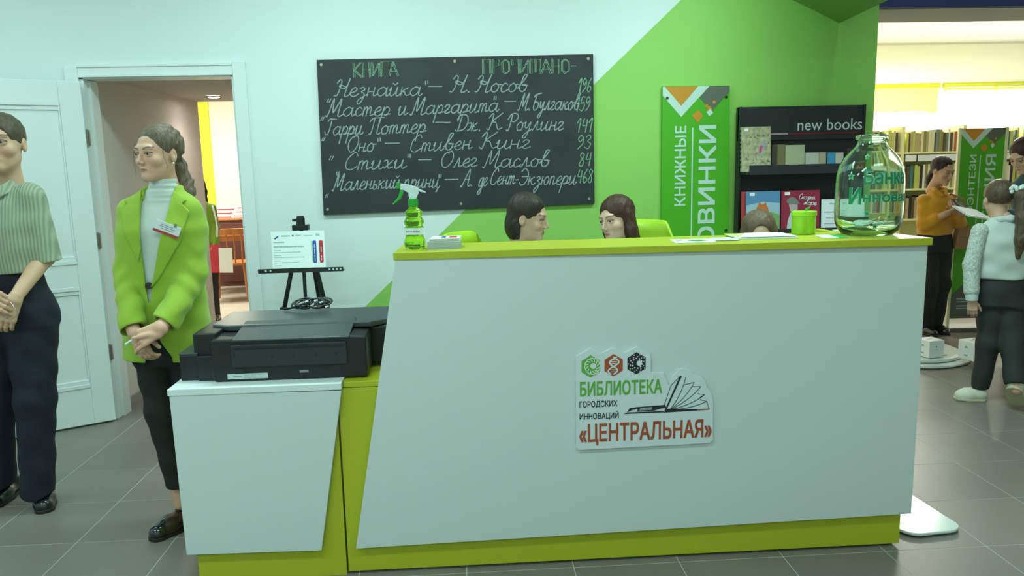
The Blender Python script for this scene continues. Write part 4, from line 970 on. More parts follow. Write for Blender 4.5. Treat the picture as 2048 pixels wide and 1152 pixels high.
shell_chair((2.775, 0.66, 0), -0.80, 'lime office chair behind the seated woman with long brown hair', 1.200)
shell_chair((3.46, 0.62, 0), 0.1, 'lime office chair under the seated woman behind the papers', 0.98)

# ================================================================== HALL: ROUND PLINTH, CUBES, ROLL-UP SIGN, BOOKSHELVES
M_gw = mat('plinth_white', (0.74, 0.80, 0.76), 0.3)
pt = thing('round_plinth', 'low round white plinth on the floor beyond the counter', 'plinth', (5.33, 2.45, 0))
MB().lathe([(0.40, 0), (0.42, 0.01), (0.42, 0.022), (0.40, 0.026)], 48).build('lower_disc', M_gw, pt)
MB().lathe([(0.34, 0.026), (0.36, 0.034), (0.36, 0.052), (0.34, 0.060)], 48).build('upper_disc', M_gw, pt)
fm = thing('crumpled_film', 'crumpled translucent white film lying on the round plinth', 'film', (5.27, 2.33, 0.060))
rr = random.Random(4); n_ = 14; vs = []; fs = []
for i in range(n_):
    for j in range(n_):
        a = (i/(n_-1)-0.5)*0.42; b_ = (j/(n_-1)-0.5)*0.30; e = min(i, j, n_-1-i, n_-1-j)
        vs.append((a, b_, 0.004+(0 if e == 0 else abs(rr.gauss(0, 0.012)))))
for i in range(n_-1):
    for j in range(n_-1): a = i*n_+j; fs.append((a, a+n_, a+n_+1, a+1))
MB().add(vs, fs).build('film', mat('film_white', (0.78, 0.84, 0.82), 0.25), fm, smooth=True)
def cube_box(label, loc, s, rz):
    t = thing('printed_cube', label, 'cube', loc, rz)
    box('cube', mat('cube_white', (0.82, 0.88, 0.87), 0.45), -s/2, s/2, -s/2, s/2, 0, s, t, bevel=0.004)
    def face(polys, m, side='f'):
        mb = MB()
        for p_ in polys:
            if side == 'f': mb.prism(p_, -s/2-0.0008, -s/2-0.0002, 'y')
            elif side == 'l': mb.prism([(a, b2) for a, b2 in p_], -s/2-0.0008, -s/2-0.0002, 'x')
            else: mb.prism(p_, s+0.0002, s+0.0008, 'z')
        mb.build('print', m, t)
    face([circ(-0.005, s*0.64, s*0.05, 6)], M_blueink); face([[(-s*0.12, s*0.47), (s*0.12, s*0.47), (s*0.12, s*0.485), (-s*0.12, s*0.485)]], M_grey_ink)
    face([[(-s*0.1, s*0.2), (s*0.1, s*0.2), (s*0.1, s*0.28), (-s*0.1, s*0.28)]], M_grey_ink, 'l'); face([[(-s*0.1, s*0.62), (s*0.1, s*0.62), (s*0.06, s*0.72), (-s*0.06, s*0.72)]], M_lgreen, 'l')
    face([rrect(s*0.3, s*0.10, s*0.02, 3, -s*0.1, 0.0)], M_gi, 't'); face([rrect(s*0.2, s*0.08, s*0.02, 3, s*0.2, s*0.2)], M_lred, 't')
    return t
cube_box('white printed cube standing upright on the back of the round plinth', (5.335, 2.17, 0.064), 0.125, 0.18)
cube_box('white printed cube on the front rim of the round plinth, nearer the girl', (5.585, 2.060, 0.0605), 0.135, 0.22)

# roll-up sign
ru = thing('rollup_sign', 'tall green sign on a stand in the hall behind the woman in mustard', 'sign', (6.32, 3.22, 0))
ru.rotation_euler = (0, 0, -0.05)
box('sign_panel', M_sg, -0.17, 0.20, -0.004, 0.004, 0.10, 1.700, ru)
u, v, mw = sign_banner(ru, -0.17, 0.20, 0.35, 1.70, -0.004, '', '', M_sg)
vtext('lettering', 'ФЭНТЕЗИ', mw, ru, -0.170+0.37*0.375, 0.98, 1.485, 0.060, -0.0055, 0.012)
vtext('lettering', 'ЧТЕНИЯ', mw, ru, -0.170+0.37*0.81, 0.80, 1.485, 0.085, -0.0055, 0.015)
mb = MB(); mb.prism([(-0.17, 0.10), (0.20, 0.10), (0.20, 0.66), (-0.17, 0.30)], -0.0056, -0.0050, 'y'); mb.build('grey_chevron', mat('sign_grey', (0.12, 0.14, 0.10), 0.5), ru)
mb = MB()
for z, a, b_ in ((0.265, -0.12, -0.02), (0.240, -0.12, 0.06), (0.205, -0.12, 0.03), (0.185, -0.12, 0.05)):
    x = a
    while x < b_: mb.box(x, x+0.009, -0.0064, -0.0058, z, z+0.008); x += 0.012
mb.build('printed_lines', mw, ru)
for x in (-0.185, 0.205): box('post', mat('pale_yellow_post', (0.80, 0.82, 0.50), 0.5), x-0.012, x+0.012, -0.012, 0.014, 0.0, 1.705, ru, bevel=0.003)
box('foot', mat('foot_grey', (0.12, 0.12, 0.10), 0.5), -0.21, 0.23, -0.10, 0.12, 0.0, 0.03, ru, bevel=0.005)

# bookshelf with books
M_sh = mat('pale_yellow_shelf', (0.86, 0.84, 0.42), 0.5)
KX = [6.10, 6.785, 7.47, 8.15, 8.85]; KY = 5.20
ZS = [0.10, 0.46, 0.80, 1.13, 1.525]
bs = thing('bookcase', 'long pale yellow bookcase full of books beyond the woman in mustard', 'bookcase', (7.45, KY+0.15, 0))
def kl(o): o.matrix_parent_inverse = Matrix.Translation((-7.45, -(KY+0.15), 0)); return o
for x in KX: kl(box('upright', M_sh, x-0.018, x+0.018, KY, KY+0.30, 0, 1.80, bs, bevel=0.002))
for i in range(4):
    for z in ZS: kl(box('shelf', M_sh, KX[i]+0.018, KX[i+1]-0.018, KY, KY+0.28, z-0.02, z, bs))
kl(box('back_panel', M_sh, KX[0], KX[-1], KY+0.28, KY+0.29, 0.05, 1.54, bs))
for i in range(4):
    for (a, b_) in ((0.03, 0.15), (0.17, 0.62)): kl(box('label_strip', M_paper, KX[i]+a, KX[i]+b_, KY-0.012, KY-0.004, 1.425, 1.495, bs))
SPC = [('olive', (.30, .28, .10)), ('cream', (.75, .72, .42)), ('dark brown', (.12, .08, .04)), ('yellow green', (.55, .58, .15)), ('grey green', (.20, .24, .18)), ('tan', (.48, .38, .18)), ('white', (.80, .82, .70)), ('black', (.03, .03, .03)), ('orange red', (.55, .12, .04)), ('teal', (.05, .22, .22))]
SPW = [5, 6, 4, 5, 4, 4, 3, 3, 1, 1]
SM = {n_: mat('spine_'+n_.replace(' ', '_'), c_, 0.6) for n_, c_ in SPC}
RN = {1: 'second lowest', 2: 'middle', 3: 'row under the white labels', 4: 'top'}
rb_ = random.Random(21); proto = {}
unit = MB().box(-0.5, 0.5, 0, 1, 0, 1).mesh('spine_block'); 
ORD = ['first', 'second', 'third', 'fourth', 'fifth', 'sixth', 'seventh', 'eighth', 'ninth', 'tenth', 'eleventh', 'twelfth']
BAY = ['bay seen through the jar', 'bay behind the mustard woman', 'bay beyond the green sign']
for si in (2, 3, 4):
    z = ZS[si]; maxh = 0.24 if si == 4 else (0.27 if si == 3 else 0.25)
    for i in range(3):
        x = KX[i]+0.022; cnt = {}
        while x < KX[i+1]-0.06:
            wd = rb_.uniform(0.018, 0.036); hh = maxh*rb_.uniform(0.80, 1.0); c_ = rb_.choices([s[0] for s in SPC], SPW)[0]
            if rb_.random() < 0.06: x += 0.02
            me = proto.get(c_)
            if me is None:
                me = MB().box(-0.5, 0.5, 0, 1, 0, 1).mesh('book'); me.materials.append(SM[c_]); proto[c_] = me
            bo = bpy.data.objects.new('book', me); C.objects.link(bo); bo.location = (x+wd/2, KY+0.015+rb_.uniform(0, 0.02), z); bo.scale = (wd*0.94, 0.17, hh)
            where = ('top shelf' if si == 4 else 'second shelf' if si == 3 else 'third shelf'); k_ = cnt.get(c_, 0); cnt[c_] = k_+1
            tag(bo, '%s %s book from left, %s from top, %s' % (ORD[k_], c_, {4: 'first shelf', 3: 'second shelf', 2: 'third shelf'}[si], BAY[i]), 'book', 'books on the %s of the bookcase' % where)
            x += wd

# reading room: cabinet, table, chair, boxes
M_wood = mat('orange_wood', (0.42, 0.15, 0.04), 0.4, var=0.2, vscale=20, stretch=(1, 1, 0.15)); M_maroon = mat('maroon_cabinet', (0.09, 0.025, 0.02), 0.5)
cbn = thing('low_cabinet', 'maroon cabinet with a light top at the back of the reading room', 'cabinet', (-0.85, 7.35, 0))
box('body', M_maroon, -0.85, 0.75, -0.2, 0.2, 0.0, 0.86, cbn, bevel=0.003); box('cabinet_top', M_wood, -0.87, 0.77, -0.22, 0.22, 0.86, 0.885, cbn, bevel=0.003)
for x in (-0.6, -0.05, 0.5): box('door', M_maroon, x-0.25, x+0.25, -0.215, -0.2, 0.06, 0.82, cbn, bevel=0.003)
tb = thing('wooden_table', 'wooden table with papers seen through the doorway', 'table', (-0.66, 6.55, 0))
box('tabletop', M_wood, -0.50, 0.9, -0.28, 0.28, 0.725, 0.75, tb, bevel=0.004)
box('apron', M_wood, -0.45, 0.85, -0.25, 0.25, 0.665, 0.725, tb)
for x in (-0.46, 0.86):
    for y in (-0.24, 0.24): box('leg', M_wood, x-0.025, x+0.025, y-0.025, y+0.025, 0, 0.70, tb)
for k, (x, y, zz, lab) in enumerate(((-0.88, 6.45, 0.751, 'white sheet with red print on the reading room table, by the chair'), (-0.62, 6.55, 0.751, 'white sheet with red print at the middle of the reading room table'))):
    s = thing('printed_sheet', lab, 'paper', (x, y, zz), 0.2*k); box('sheet', M_paper, -0.11, 0.11, -0.15, 0.15, 0, 0.004, s); box('print', M_redink, -0.06, 0.07, -0.05, 0.03, 0.004, 0.005, s)
for k, (x, z) in enumerate(((-1.12, 0.8855), (-1.10, 0.936), (-1.07, 0.986))):
    s = thing('gift_packet', ['bottom', 'middle', 'top'][k]+' packet of the white stack with red stripes on the maroon cabinet', 'packet', (x, 7.28, z))
    box('packet', mat('packet_white', (0.85, 0.80, 0.72), 0.6), -0.15, 0.35, -0.10, 0.10, 0, 0.048, s, bevel=0.008); box('red_stripe', M_redink, -0.10, 0.12, -0.1015, -0.099, 0.010, 0.022, s); box('red_stripe', M_redink, 0.16, 0.30, -0.1015, -0.099, 0.024, 0.034, s)
pp = thing('potted_plant', 'dark green leafy plant on the cabinet in the reading room', 'plant', (-0.72, 7.30, 1.035))
MB().lathe([(0.05, 0), (0.065, 0.08), (0.06, 0.08)], 18).build('pot', M_maroon, pp)
for k in range(9):
    a = 2*PI*k/9; e = (0.11*math.cos(a), 0.09*math.sin(a), 0.20+0.03*(k % 3))
    c_ = (0.05*math.cos(a), 0.05*math.sin(a), 0.17); nx, ny = -math.sin(a)*0.025, math.cos(a)*0.025
    MB().add([(0, 0, 0.07), (c_[0]+nx, c_[1]+ny, c_[2]), e, (c_[0]-nx, c_[1]-ny, c_[2])], [(0, 1, 2, 3)]).build('leaf', mat('dark_leaf', (0.01, 0.10, 0.05), 0.4), pp)
ch = thing('wooden_chair', 'orange wooden spindle back chair in the reading room', 'chair', (-0.70, 6.02, 0), PI+0.15)
MB().prism(rrect(0.40, 0.40, 0.08, 4), 0.43, 0.455, 'z').build('seat', M_wood, ch, bevel=0.004)
for x, y in ((-0.16, -0.16), (0.16, -0.16), (-0.16, 0.16), (0.16, 0.16)): MB().tube([(x, y, 0.43), (x*1.15, y*1.15, 0)], [0.016, 0.012], 10).build('leg', M_wood, ch)
for x in (-0.15, -0.075, 0, 0.075, 0.15): MB().tube([(x, 0.17, 0.45), (x*1.1, 0.21, 0.80)], 0.008, 8).build('spindle', M_wood, ch)
MB().prism([(-0.20, 0.185), (0.20, 0.185), (0.20, 0.215), (0, 0.225), (-0.20, 0.215)], 0.78, 0.85, 'z').build('top_rail', M_wood, ch, bevel=0.006)
mb = MB(); mb.tube([(-0.17, -0.17, 0.2), (-0.17, 0.17, 0.2)], 0.008, 8); mb.tube([(0.17, -0.17, 0.2), (0.17, 0.17, 0.2)], 0.008, 8); mb.build('stretcher', M_wood, ch)
# ================================================================== PEOPLE (implicit surfaces turned into meshes)
F = np.float32
def V3(a): return np.array(a, dtype=F)
def smin(a, b, k):
    if k <= 0: return np.minimum(a, b)
    h = np.clip(0.5+0.5*(b-a)/k, 0, 1); return b*(1-h)+a*h-k*h*(1-h)
def smax(a, b, k): return -smin(-a, -b, k)
def rcone(P, a, b, ra, rb):
    a = V3(a); b = V3(b); ba = b-a; pa = P-a
    h = np.clip((pa@ba)/max(1e-9, float(ba@ba)), 0, 1)
    return np.sqrt(((pa-h[:, None]*ba)**2).sum(1))-(ra+(rb-ra)*h)
def chain(P, pts, rs, k=0.0):
    d = None
    for i in range(len(pts)-1):
        e = rcone(P, pts[i], pts[i+1], rs[i], rs[i+1]); d = e if d is None else smin(d, e, k)
    return d
def ell(P, c, r):
    q = (P-V3(c))/V3(r); k0 = np.sqrt((q*q).sum(1)); q2 = q/V3(r); k1 = np.sqrt((q2*q2).sum(1))+1e-9
    return k0*(k0-1)/k1
def poly2(u, v, poly):
    """signed distance to a 2D polygon (negative inside)"""
    n = len(poly); d = np.full(u.shape, 1e9, F); s = np.zeros(u.shape, bool)
    for i in range(n):
        ax, ay = poly[i]; bx, by = poly[(i+1) % n]; ex, ey = bx-ax, by-ay
        wx, wy = u-ax, v-ay; t = np.clip((wx*ex+wy*ey)/(ex*ex+ey*ey+1e-12), 0, 1)
        d = np.minimum(d, (wx-ex*t)**2+(wy-ey*t)**2)
        c = ((ay > v) != (by > v))
        with np.errstate(divide='ignore', invalid='ignore'):
            xi = ax+(v-ay)/(by-ay if by != ay else 1e-9)*ex
        s ^= c & (u < xi)
    d = np.sqrt(d); return np.where(s, -d, d)
def torso(P, secs, yaw=0.0, e=2.3):
    """secs rows: z, cx, cy, half width, half depth"""
    S = np.array(secs, F); S = S[np.argsort(S[:, 0])]; z = P[:, 2]
    zd = np.linspace(S[0, 0]-.04, S[-1, 0]+.04, 260); wn = max(3, int(.055/(zd[1]-zd[0]))); kr = np.hanning(wn+2); kr /= kr.sum()
    def sm(i):
        q = np.interp(zd, S[:, 0], S[:, i]); q = np.pad(q, len(kr)//2, mode='edge'); return np.convolve(q, kr, 'valid')[:len(zd)]
    cx, cy, a, b = (np.interp(z, zd, sm(i)) for i in (1, 2, 3, 4))
    x = P[:, 0]-cx; y = P[:, 1]-cy; c, s = math.cos(yaw), math.sin(yaw)
    u = c*x+s*y; v = -s*x+c*y
    r = (np.abs(u/a)**e+np.abs(v/b)**e)**(1/e)
    d = (r-1)*np.minimum(a, b)
    return smax(d, np.maximum(z-S[-1, 0], S[0, 0]-z), 0.012).astype(F)
def mesh_sdf(f, lo, hi, h):
    lo = np.array(lo, float); hi = np.array(hi, float); B = 8
    nb = np.ceil((hi-lo)/(h*B)).astype(int)
    g = np.stack(np.meshgrid(*[np.arange(n) for n in nb], indexing='ij'), -1).reshape(-1, 3)
    cen = (lo+(g*B+B/2-0.5)*h).astype(F)
    dc = f(cen)
    D = np.where(dc.reshape(nb) < 0, -1.0, 1.0).astype(F).repeat(B, 0).repeat(B, 1).repeat(B, 2)
    keep = g[np.abs(dc) < h*B*0.9+0.03]
    off = np.stack(np.meshgrid(*[np.arange(B)]*3, indexing='ij'), -1).reshape(-1, 3)
    for s in range(0, len(keep), 1500):
        kb = keep[s:s+1500]; idx = (kb[:, None, :]*B+off[None]).reshape(-1, 3)
        v = f((lo+idx*h).astype(F)); D[idx[:, 0], idx[:, 1], idx[:, 2]] = v
    S = D < 0
    c = S[:-1, :-1, :-1].astype(np.int8)
    tot = np.zeros(c.shape, np.int8)
    for i in (0, 1):
        for j in (0, 1):
            for k in (0, 1):
                tot += S[i:S.shape[0]-1+i, j:S.shape[1]-1+j, k:S.shape[2]-1+k]
    act = (tot > 0) & (tot < 8)
    ci = np.argwhere(act); ids = -np.ones(act.shape, np.int32); ids[act] = np.arange(len(ci))
    acc = np.zeros((len(ci), 3)); cnt = np.zeros(len(ci))
    cor = [(i, j, k) for i in (0, 1) for j in (0, 1) for k in (0, 1)]
    vals = {q: D[ci[:, 0]+q[0], ci[:, 1]+q[1], ci[:, 2]+q[2]] for q in cor}
    for q in cor:
        for ax in range(3):
            if q[ax] == 0:
                q2 = list(q); q2[ax] = 1; q2 = tuple(q2); a = vals[q]; b = vals[q2]; m = (a < 0) != (b < 0)
                t = np.where(m, a/(a-b+1e-12), 0)
                for d in range(3): acc[:, d] += np.where(m, q[d]+(t if d == ax else 0), 0)
                cnt += m
    vt = lo+(ci+acc/cnt[:, None])*h
    faces = []
    for ax in range(3):
        sl0 = [slice(None)]*3; sl1 = [slice(None)]*3; sl0[ax] = slice(0, -1); sl1[ax] = slice(1, None)
        ch = S[tuple(sl0)] != S[tuple(sl1)]
        e = np.argwhere(ch); o1, o2 = [(1, 2), (2, 0), (0, 1)][ax]
        e = e[(e[:, o1] > 0) & (e[:, o2] > 0) & (e[:, o1] < act.shape[o1]) & (e[:, o2] < act.shape[o2]) & (e[:, ax] < act.shape[ax])]
        def I(d1, d2):
            q = e.copy(); q[:, o1] -= d1; q[:, o2] -= d2; return ids[q[:, 0], q[:, 1], q[:, 2]]
        quad = np.stack([I(0, 0), I(1, 0), I(1, 1), I(0, 1)], 1)
        inside = S[e[:, 0], e[:, 1], e[:, 2]]
        quad[~inside] = quad[~inside][:, ::-1]; faces.append(quad)
    fc = np.concatenate(faces); fc = fc[(fc >= 0).all(1)]
    return vt, fc
class Fig:
    def __init__(s, label, x, y, name='person'):
        s.o = thing(name, label, 'person', (x, y, 0)); s.b = np.array([x, y, 0.0])
    def add(s, name, f, lo, hi, h, m, col=None, parent=None):
        vt, fc = mesh_sdf(f, lo, hi, h); me = bpy.data.meshes.new(name)
        loc = vt-s.b
        me.vertices.add(len(vt)); me.vertices.foreach_set('co', loc.astype(np.float32).ravel())
        me.loops.add(len(fc)*4); me.loops.foreach_set('vertex_index', fc.astype(np.int32).ravel())
        me.polygons.add(len(fc)); me.polygons.foreach_set('loop_start', np.arange(0, len(fc)*4, 4, dtype=np.int32))
        me.polygons.foreach_set('loop_total', np.full(len(fc), 4, np.int32)); me.update(calc_edges=True)
        if col is not None:
            a = me.color_attributes.new('Col', 'FLOAT_COLOR', 'POINT'); c = np.ones((len(vt), 4), np.float32); c[:, :3] = col(vt.astype(F)); a.data.foreach_set('color', c.ravel())
        return link(name, me, m, parent or s.o, smooth=True)
    def mb(s, name, mb, m, parent=None, **k):
        mb.v = [(v[0]-s.b[0], v[1]-s.b[1], v[2]) for v in mb.v]; return mb.build(name, m, parent or s.o, **k)
def join_into(a, others):
    """merge meshes of others into object a (one figure mesh)"""
    bm = bmesh.new(); bm.from_mesh(a.data)
    for o in others:
        bm.from_mesh(o.data)
    bm.to_mesh(a.data); bm.free()
    for o in others: me = o.data; bpy.data.objects.remove(o); bpy.data.meshes.remove(me)
    a.data.polygons.foreach_set('use_smooth', [True]*len(a.data.polygons))
def head_axes(fx, fy, pitch=0.0, roll=0.0):
    """columns = head x (figure's left), y (back), z (up) in world; face looks along (fx,fy) pitched"""
    f = Vector((fx, fy, 0)).normalized(); f = Vector((f.x*math.cos(pitch), f.y*math.cos(pitch), math.sin(pitch)))
    back = -f; up = Vector((0, 0, 1)); x = back.cross(up).normalized(); up = x.cross(back)
    R = Matrix.Rotation(roll, 3, f); x = R@x; up = R@up
    return np.array([list(x), list(back), list(up)], dtype=F).T
def head_sdf(Q):
    X = np.abs(Q[:, 0]); M = np.stack([X, Q[:, 1], Q[:, 2]], 1)
    d = ell(Q, (0, .012, .032), (.073, .092, .085))
    d = smin(d, ell(Q, (0, -.020, -.030), (.056, .063, .079)), .03)
    d = smin(d, rcone(M, (.035, .005, -.048), (.007, -.065, -.091), .018, .014), .025)
    d = smin(d, ell(M, (.037, -.052, -.022), (.024, .025, .022)), .018)
    d = smin(d, ell(M, (.020, -.076, .029), (.028, .010, .011)), .018)
    d = smax(d, -ell(M, (.031, -.101, .010), (.020, .019, .014)), .016)
    d = smin(d, ell(M, (.031, -.0715, .007), (.0152, .0148, .0148)), .005)
    d = smax(d, -ell(M, (.031, -.088, .0068), (.0132, .012, .0053)), .0015)
    d = smin(d, rcone(Q, (0, -.082, .018), (0, -.1035, -.024), .0055, .0085), .010); d = smin(d, ell(Q, (0, -.084, -.022), (.011, .017, .017)), .006); d = smin(d, ell(Q, (0, -.066, -.058), (.026, .019, .024)), .014)
    d = smin(d, ell(M, (.0092, -.093, -.030), (.0070, .0085, .0062)), .006)
    d = smin(d, rcone(M, (.003, -.0870, -.0535), (.018, -.0800, -.0575), .0044, .0024), .005)
    d = smin(d, rcone(M, (0, -.0860, -.0630), (.014, -.0805, -.0605), .0052, .0028), .005)
    d = smax(d, -rcone(M, (0, -.0940, -.0580), (.019, -.0860, -.0582), .0020, .0012), .003)
    d = smin(d, ell(Q, (0, -.073, -.088), (.016, .014, .013)), .02)
    e = ell(M, (.0735, .014, -.003), (.008, .0165, .028)); e = smax(e, -ell(M, (.082, .010, .001), (.0055, .009, .015)), .004)
    d = smin(d, e, .006)
    d = smin(d, rcone(Q, (0, .020, -.060), (0, .045, -.190), .044, .049), .028)
    return d
def skin_col(base, lip=(.45, .17, .13), brow=(.10, .06, .04)):
    base = np.array(base, F); lip = np.array(lip, F); brow = np.array(brow, F)
    def f(Q):
        x = np.abs(Q[:, 0]); y = Q[:, 1]; z = Q[:, 2]; c = np.tile(base, (len(Q), 1))
        fr = y < -.060
        w = np.exp(-(((x-.036)/.018)**2+((z+.030)/.018)**2))*0.25*fr
        c = c*(1-w[:, None])+w[:, None]*np.array((base[0]*1.0, base[1]*.68, base[2]*.62), F)
        t = np.clip(1-np.abs(z+.0580)/(.0088*(1-(x/.0205)**2).clip(0.01)), 0, 1)*(x < .0205)*(y < -.072)
        t = np.clip(t*3, 0, 1); c = c*(1-t[:, None])+t[:, None]*lip
        bz = .0265+.007*np.sin(np.clip((x-.012)/.04, 0, 1)*2.4)
        t = np.clip((.0040-np.abs(z-bz))/.0022, 0, 1)*(x > .011)*(x < .052)*fr*0.85
        c = c*(1-t[:, None])+t[:, None]*brow
        ez = np.sqrt(((x-.031)/.0150)**2+((z-.0075)/.0072)**2); t = np.clip(1.3-np.abs(ez-1.05)/.34, 0, 1)*(z > .0068)*(y < -.068)*0.9
        c = c*(1-t[:, None])+t[:, None]*np.array((.03, .02, .015), F)
        return c
    return f
M_skin = mat('skin', (.7, .4, .28), 0.5, attr=True, bump=0.05, bscale=900); M_skin.node_tree.nodes['Principled BSDF'].inputs['Subsurface Weight'].default_value = 0.08
M_skin.node_tree.nodes['Principled BSDF'].inputs['Subsurface Radius'].default_value = (0.01, 0.004, 0.002)
M_eye = mat('eyeball', (.8, .8, .8), 0.35, attr=True)
def eyes(fig, C0, A, parent, gaze=(0, -1, 0), iris=(.05, .035, .02), sc=1.0):
    g = Vector(gaze).normalized()
    for sx in (1, -1):
        mb = MB().ball((0, 0, 0), 0.0128*sc, seg=24); me = mb.mesh('eye'); n = len(me.vertices)
        co = np.empty(n*3); me.vertices.foreach_get('co', co); co = co.reshape(-1, 3); u = co/(np.linalg.norm(co, axis=1)[:, None]+1e-9)
        dd = (u@A.T.astype(float))@np.array(g[:]); c = np.tile(np.array((.34, .31, .28, 1), np.float32), (n, 1)); c[dd > .80] = (*iris, 1); c[dd > .955] = (.005, .005, .005, 1)
        a = me.color_attributes.new('Col', 'FLOAT_COLOR', 'POINT'); a.data.foreach_set('color', c.ravel().astype(np.float32))
        W = co@A.T.astype(float)+C0+(np.array([.031*sx, -.0715, .007])*sc)@A.T.astype(float)-fig.b
        me.vertices.foreach_set('co', W.ravel()); me.update(); link('eye', me, M_eye, parent, smooth=True)
def to_head(C0, A, sc=1.0): C0 = V3(C0); return lambda P: ((P-C0)@A)/F(sc)
def bbox_pts(pts, m): p = np.array(pts, float); return p.min(0)-m, p.max(0)+m
def hand_prims(wr, dirv, nrm, thumb=1, curls=(0.3, 0.5, 0.4), s=1.0, spread=0.0, thumb_dir=None):
    """list of (chain points, radii); nrm = back of the hand; thumb=+1/-1 picks the side"""
    d = Vector(dirv).normalized(); n = Vector(nrm); n = (n-n.dot(d)*d).normalized(); sd = d.cross(n)*thumb; w_ = Vector(wr); out = []
    for i in range(4):
        lat = (.027-.0185*i)*s; L = [.072, .078, .073, .058][i]*s; kn = w_+d*(.082-.004*abs(i-1.2))*s+sd*lat
        out.append(([w_+sd*lat*.55-n*.002, kn], [.0155*s, .0105*s], 'palm'))
        ax = d.cross(n).normalized(); cur = (d+sd*spread*(1.5-i)*.12).normalized(); p = kn; pts = [p]; ang = 0
        for j, fr in enumerate((.44, .31, .25)):
            cc = curls[j] if not isinstance(curls[0], (list, tuple)) else curls[i][j]
            cur = Matrix.Rotation(-cc, 3, ax)@cur; p = p+cur*L*fr; pts.append(p)
        out.append((pts, [.0092*s, .0084*s, .0076*s, .0066*s], 'finger'))
    tb = w_+d*.018*s+sd*.022*s; td = Vector(thumb_dir).normalized() if thumb_dir else (d*.75+sd*.55-n*.35).normalized()
    p1 = tb+td*.036*s; t2 = (td*.8+d*.5).normalized(); p2 = p1+t2*.030*s; p3 = p2+(t2+d*.2).normalized()*.024*s
    out.append(([tb, p1, p2, p3], [.0150*s, .0115*s, .0095*s, .0080*s], 'finger'))
    return out
def hand_eval(P, prims):
    pal = None; fing = None
    for pts, rs, kind in prims:
        e = chain(P, [tuple(q) for q in pts], rs, .003)
        if kind == 'palm': pal = e if pal is None else smin(pal, e, .010)
        else: fing = e if fing is None else np.minimum(fing, e)
    return smin(pal, fing, .006)
def const_col(c): 
    c = np.array(c, F); return lambda P: np.tile(c, (len(P), 1))
def cloth(name, col, rough=0.8, sheen=0.2, bump=0.25, bscale=500): return mat(name, col, rough, sheen=sheen, bump=bump, bscale=bscale)
def hair_mat(name, col, st=(1, 1, .12), var=0.35): return mat(name, col, 0.5, bump=0.6, bscale=160, var=var, vscale=90, stretch=st, spec=0.35)
def folds(P, amp, *waves):
    d = 0
    for (kx, ky, kz, ph) in waves: d = d+np.sin(P[:, 0]*kx+P[:, 1]*ky+P[:, 2]*kz+ph)
    return amp*d/len(waves)
def wisps(P, amp, f=150.0):
    return amp*(np.sin(P[:, 0]*f+3*np.sin(P[:, 2]*28))*np.sin(P[:, 1]*f*.8+2.5*np.sin(P[:, 2]*35+1)))
def build_head(fig, C0, A, skin, parent, sc=1.0, h=0.0024, extra=None, gaze=(0, -1, 0), lip=(.45, .17, .13), brow=(.10, .06, .04), iris=(.05, .035, .02)):
    T_ = to_head(C0, A, sc); cf = skin_col(skin, lip, brow)
    C0 = np.array(C0, float); o = fig.add('head', lambda P: head_sdf(T_(P))*F(sc), C0-.13*sc-np.array([0, 0, .09*sc]), C0+.14*sc, h, M_skin, lambda P: cf(T_(P)), parent)
    return o
def shoe(fig, heel, toe, m, m_sole, w_=.041, lift=0.0, high=.075, name='shoe', hole=True):
    heel = Vector(heel); toe = Vector(toe); d = (toe-heel); L = d.length; d.normalize(); sd = Vector((-d.y, d.x, 0)).normalized(); up = d.cross(sd)
    if up.z < 0: up = -up
    A = np.array([list(d), list(sd), list(up)], F); H0 = V3(heel)
    def loc(P): return (P-H0)@A.T
    def f(P):
        Q = loc(P); q = Q.copy(); q[:, 1] *= .92
        e = chain(q, [(.035, 0, .040), (L*.55, 0, .034), (L-.045, .0, .026)], [.036, .037, .033], .03)
        e = smin(e, rcone(q, (.038, 0, .045), (.048, 0, high), .035, .036), .02)
        e = smax(e, -(Q[:, 2]-.010), .004); e = smax(e, Q[:, 2]-high, .004)
        return smax(e, -rcone(q, (.046, 0, high-.02), (.052, 0, high+.03), .026, .032), .004) if hole else e
    def g(P):
        Q = loc(P); q = Q.copy(); q[:, 1] *= .90; q[:, 2] = 0
        e = chain(q, [(.036, 0, 0), (L*.5, 0, 0), (L-.045, 0, 0)], [.038, .037, .0365], .03)
        return np.maximum(e, np.abs(Q[:, 2]-.008)-.008)
    c = (heel+toe)/2; lo = np.array(c[:])-np.array([L/2+.06, L/2+.06, .09]); hi = np.array(c[:])+np.array([L/2+.06, L/2+.06, .14])
    o = fig.add(name, f, lo, hi, .0032, m); fig.add('sole', g, lo, hi, .0032, m_sole, parent=o)
    return o, (heel, d, sd, up, L)
# ------------------------------------------------------------------ woman in the lime blazer
SK = (.72, .42, .29)
J = Fig('young woman in lime green blazer and white turtleneck standing with clasped hands', .81, .10)
M_blz = cloth('lime_wool', (.32, .50, .035)); M_turt = cloth('white_knit', (.62, .68, .64), bump=.15); M_jpant = cloth('black_trousers', (.010, .011, .011), sheen=0.0); M_btn = mat('dark_button', (.02, .02, .015), .3)
YJ = 0.12
jt = [(.70, .785, .13, .158, .110), (.86, .795, .13, .154, .104), (1.02, .805, .12, .142, .092), (1.15, .815, .11, .150, .098), (1.27, .822, .105, .160, .102), (1.35, .828, .115, .135, .082), (1.405, .833, .125, .085, .062), (1.43, .835, .13, .066, .058)]
armL = [(.712, .095, 1.345), (.686, .070, 1.10), (.732, -.050, .905)]; armR = [(.925, .10, 1.350), (.938, .08, 1.09), (.872, -.075, .925)]
def j_core(P, g=0.0):
    d = torso(P, jt, YJ)-g
    return d
def j_sleeve(P, g=0.0):
    a = chain(P, armL, [.052+g, .047+g, .044+g], .02); b = chain(P, armR, [.052+g, .049+g, .047+g], .02)
    return a, b
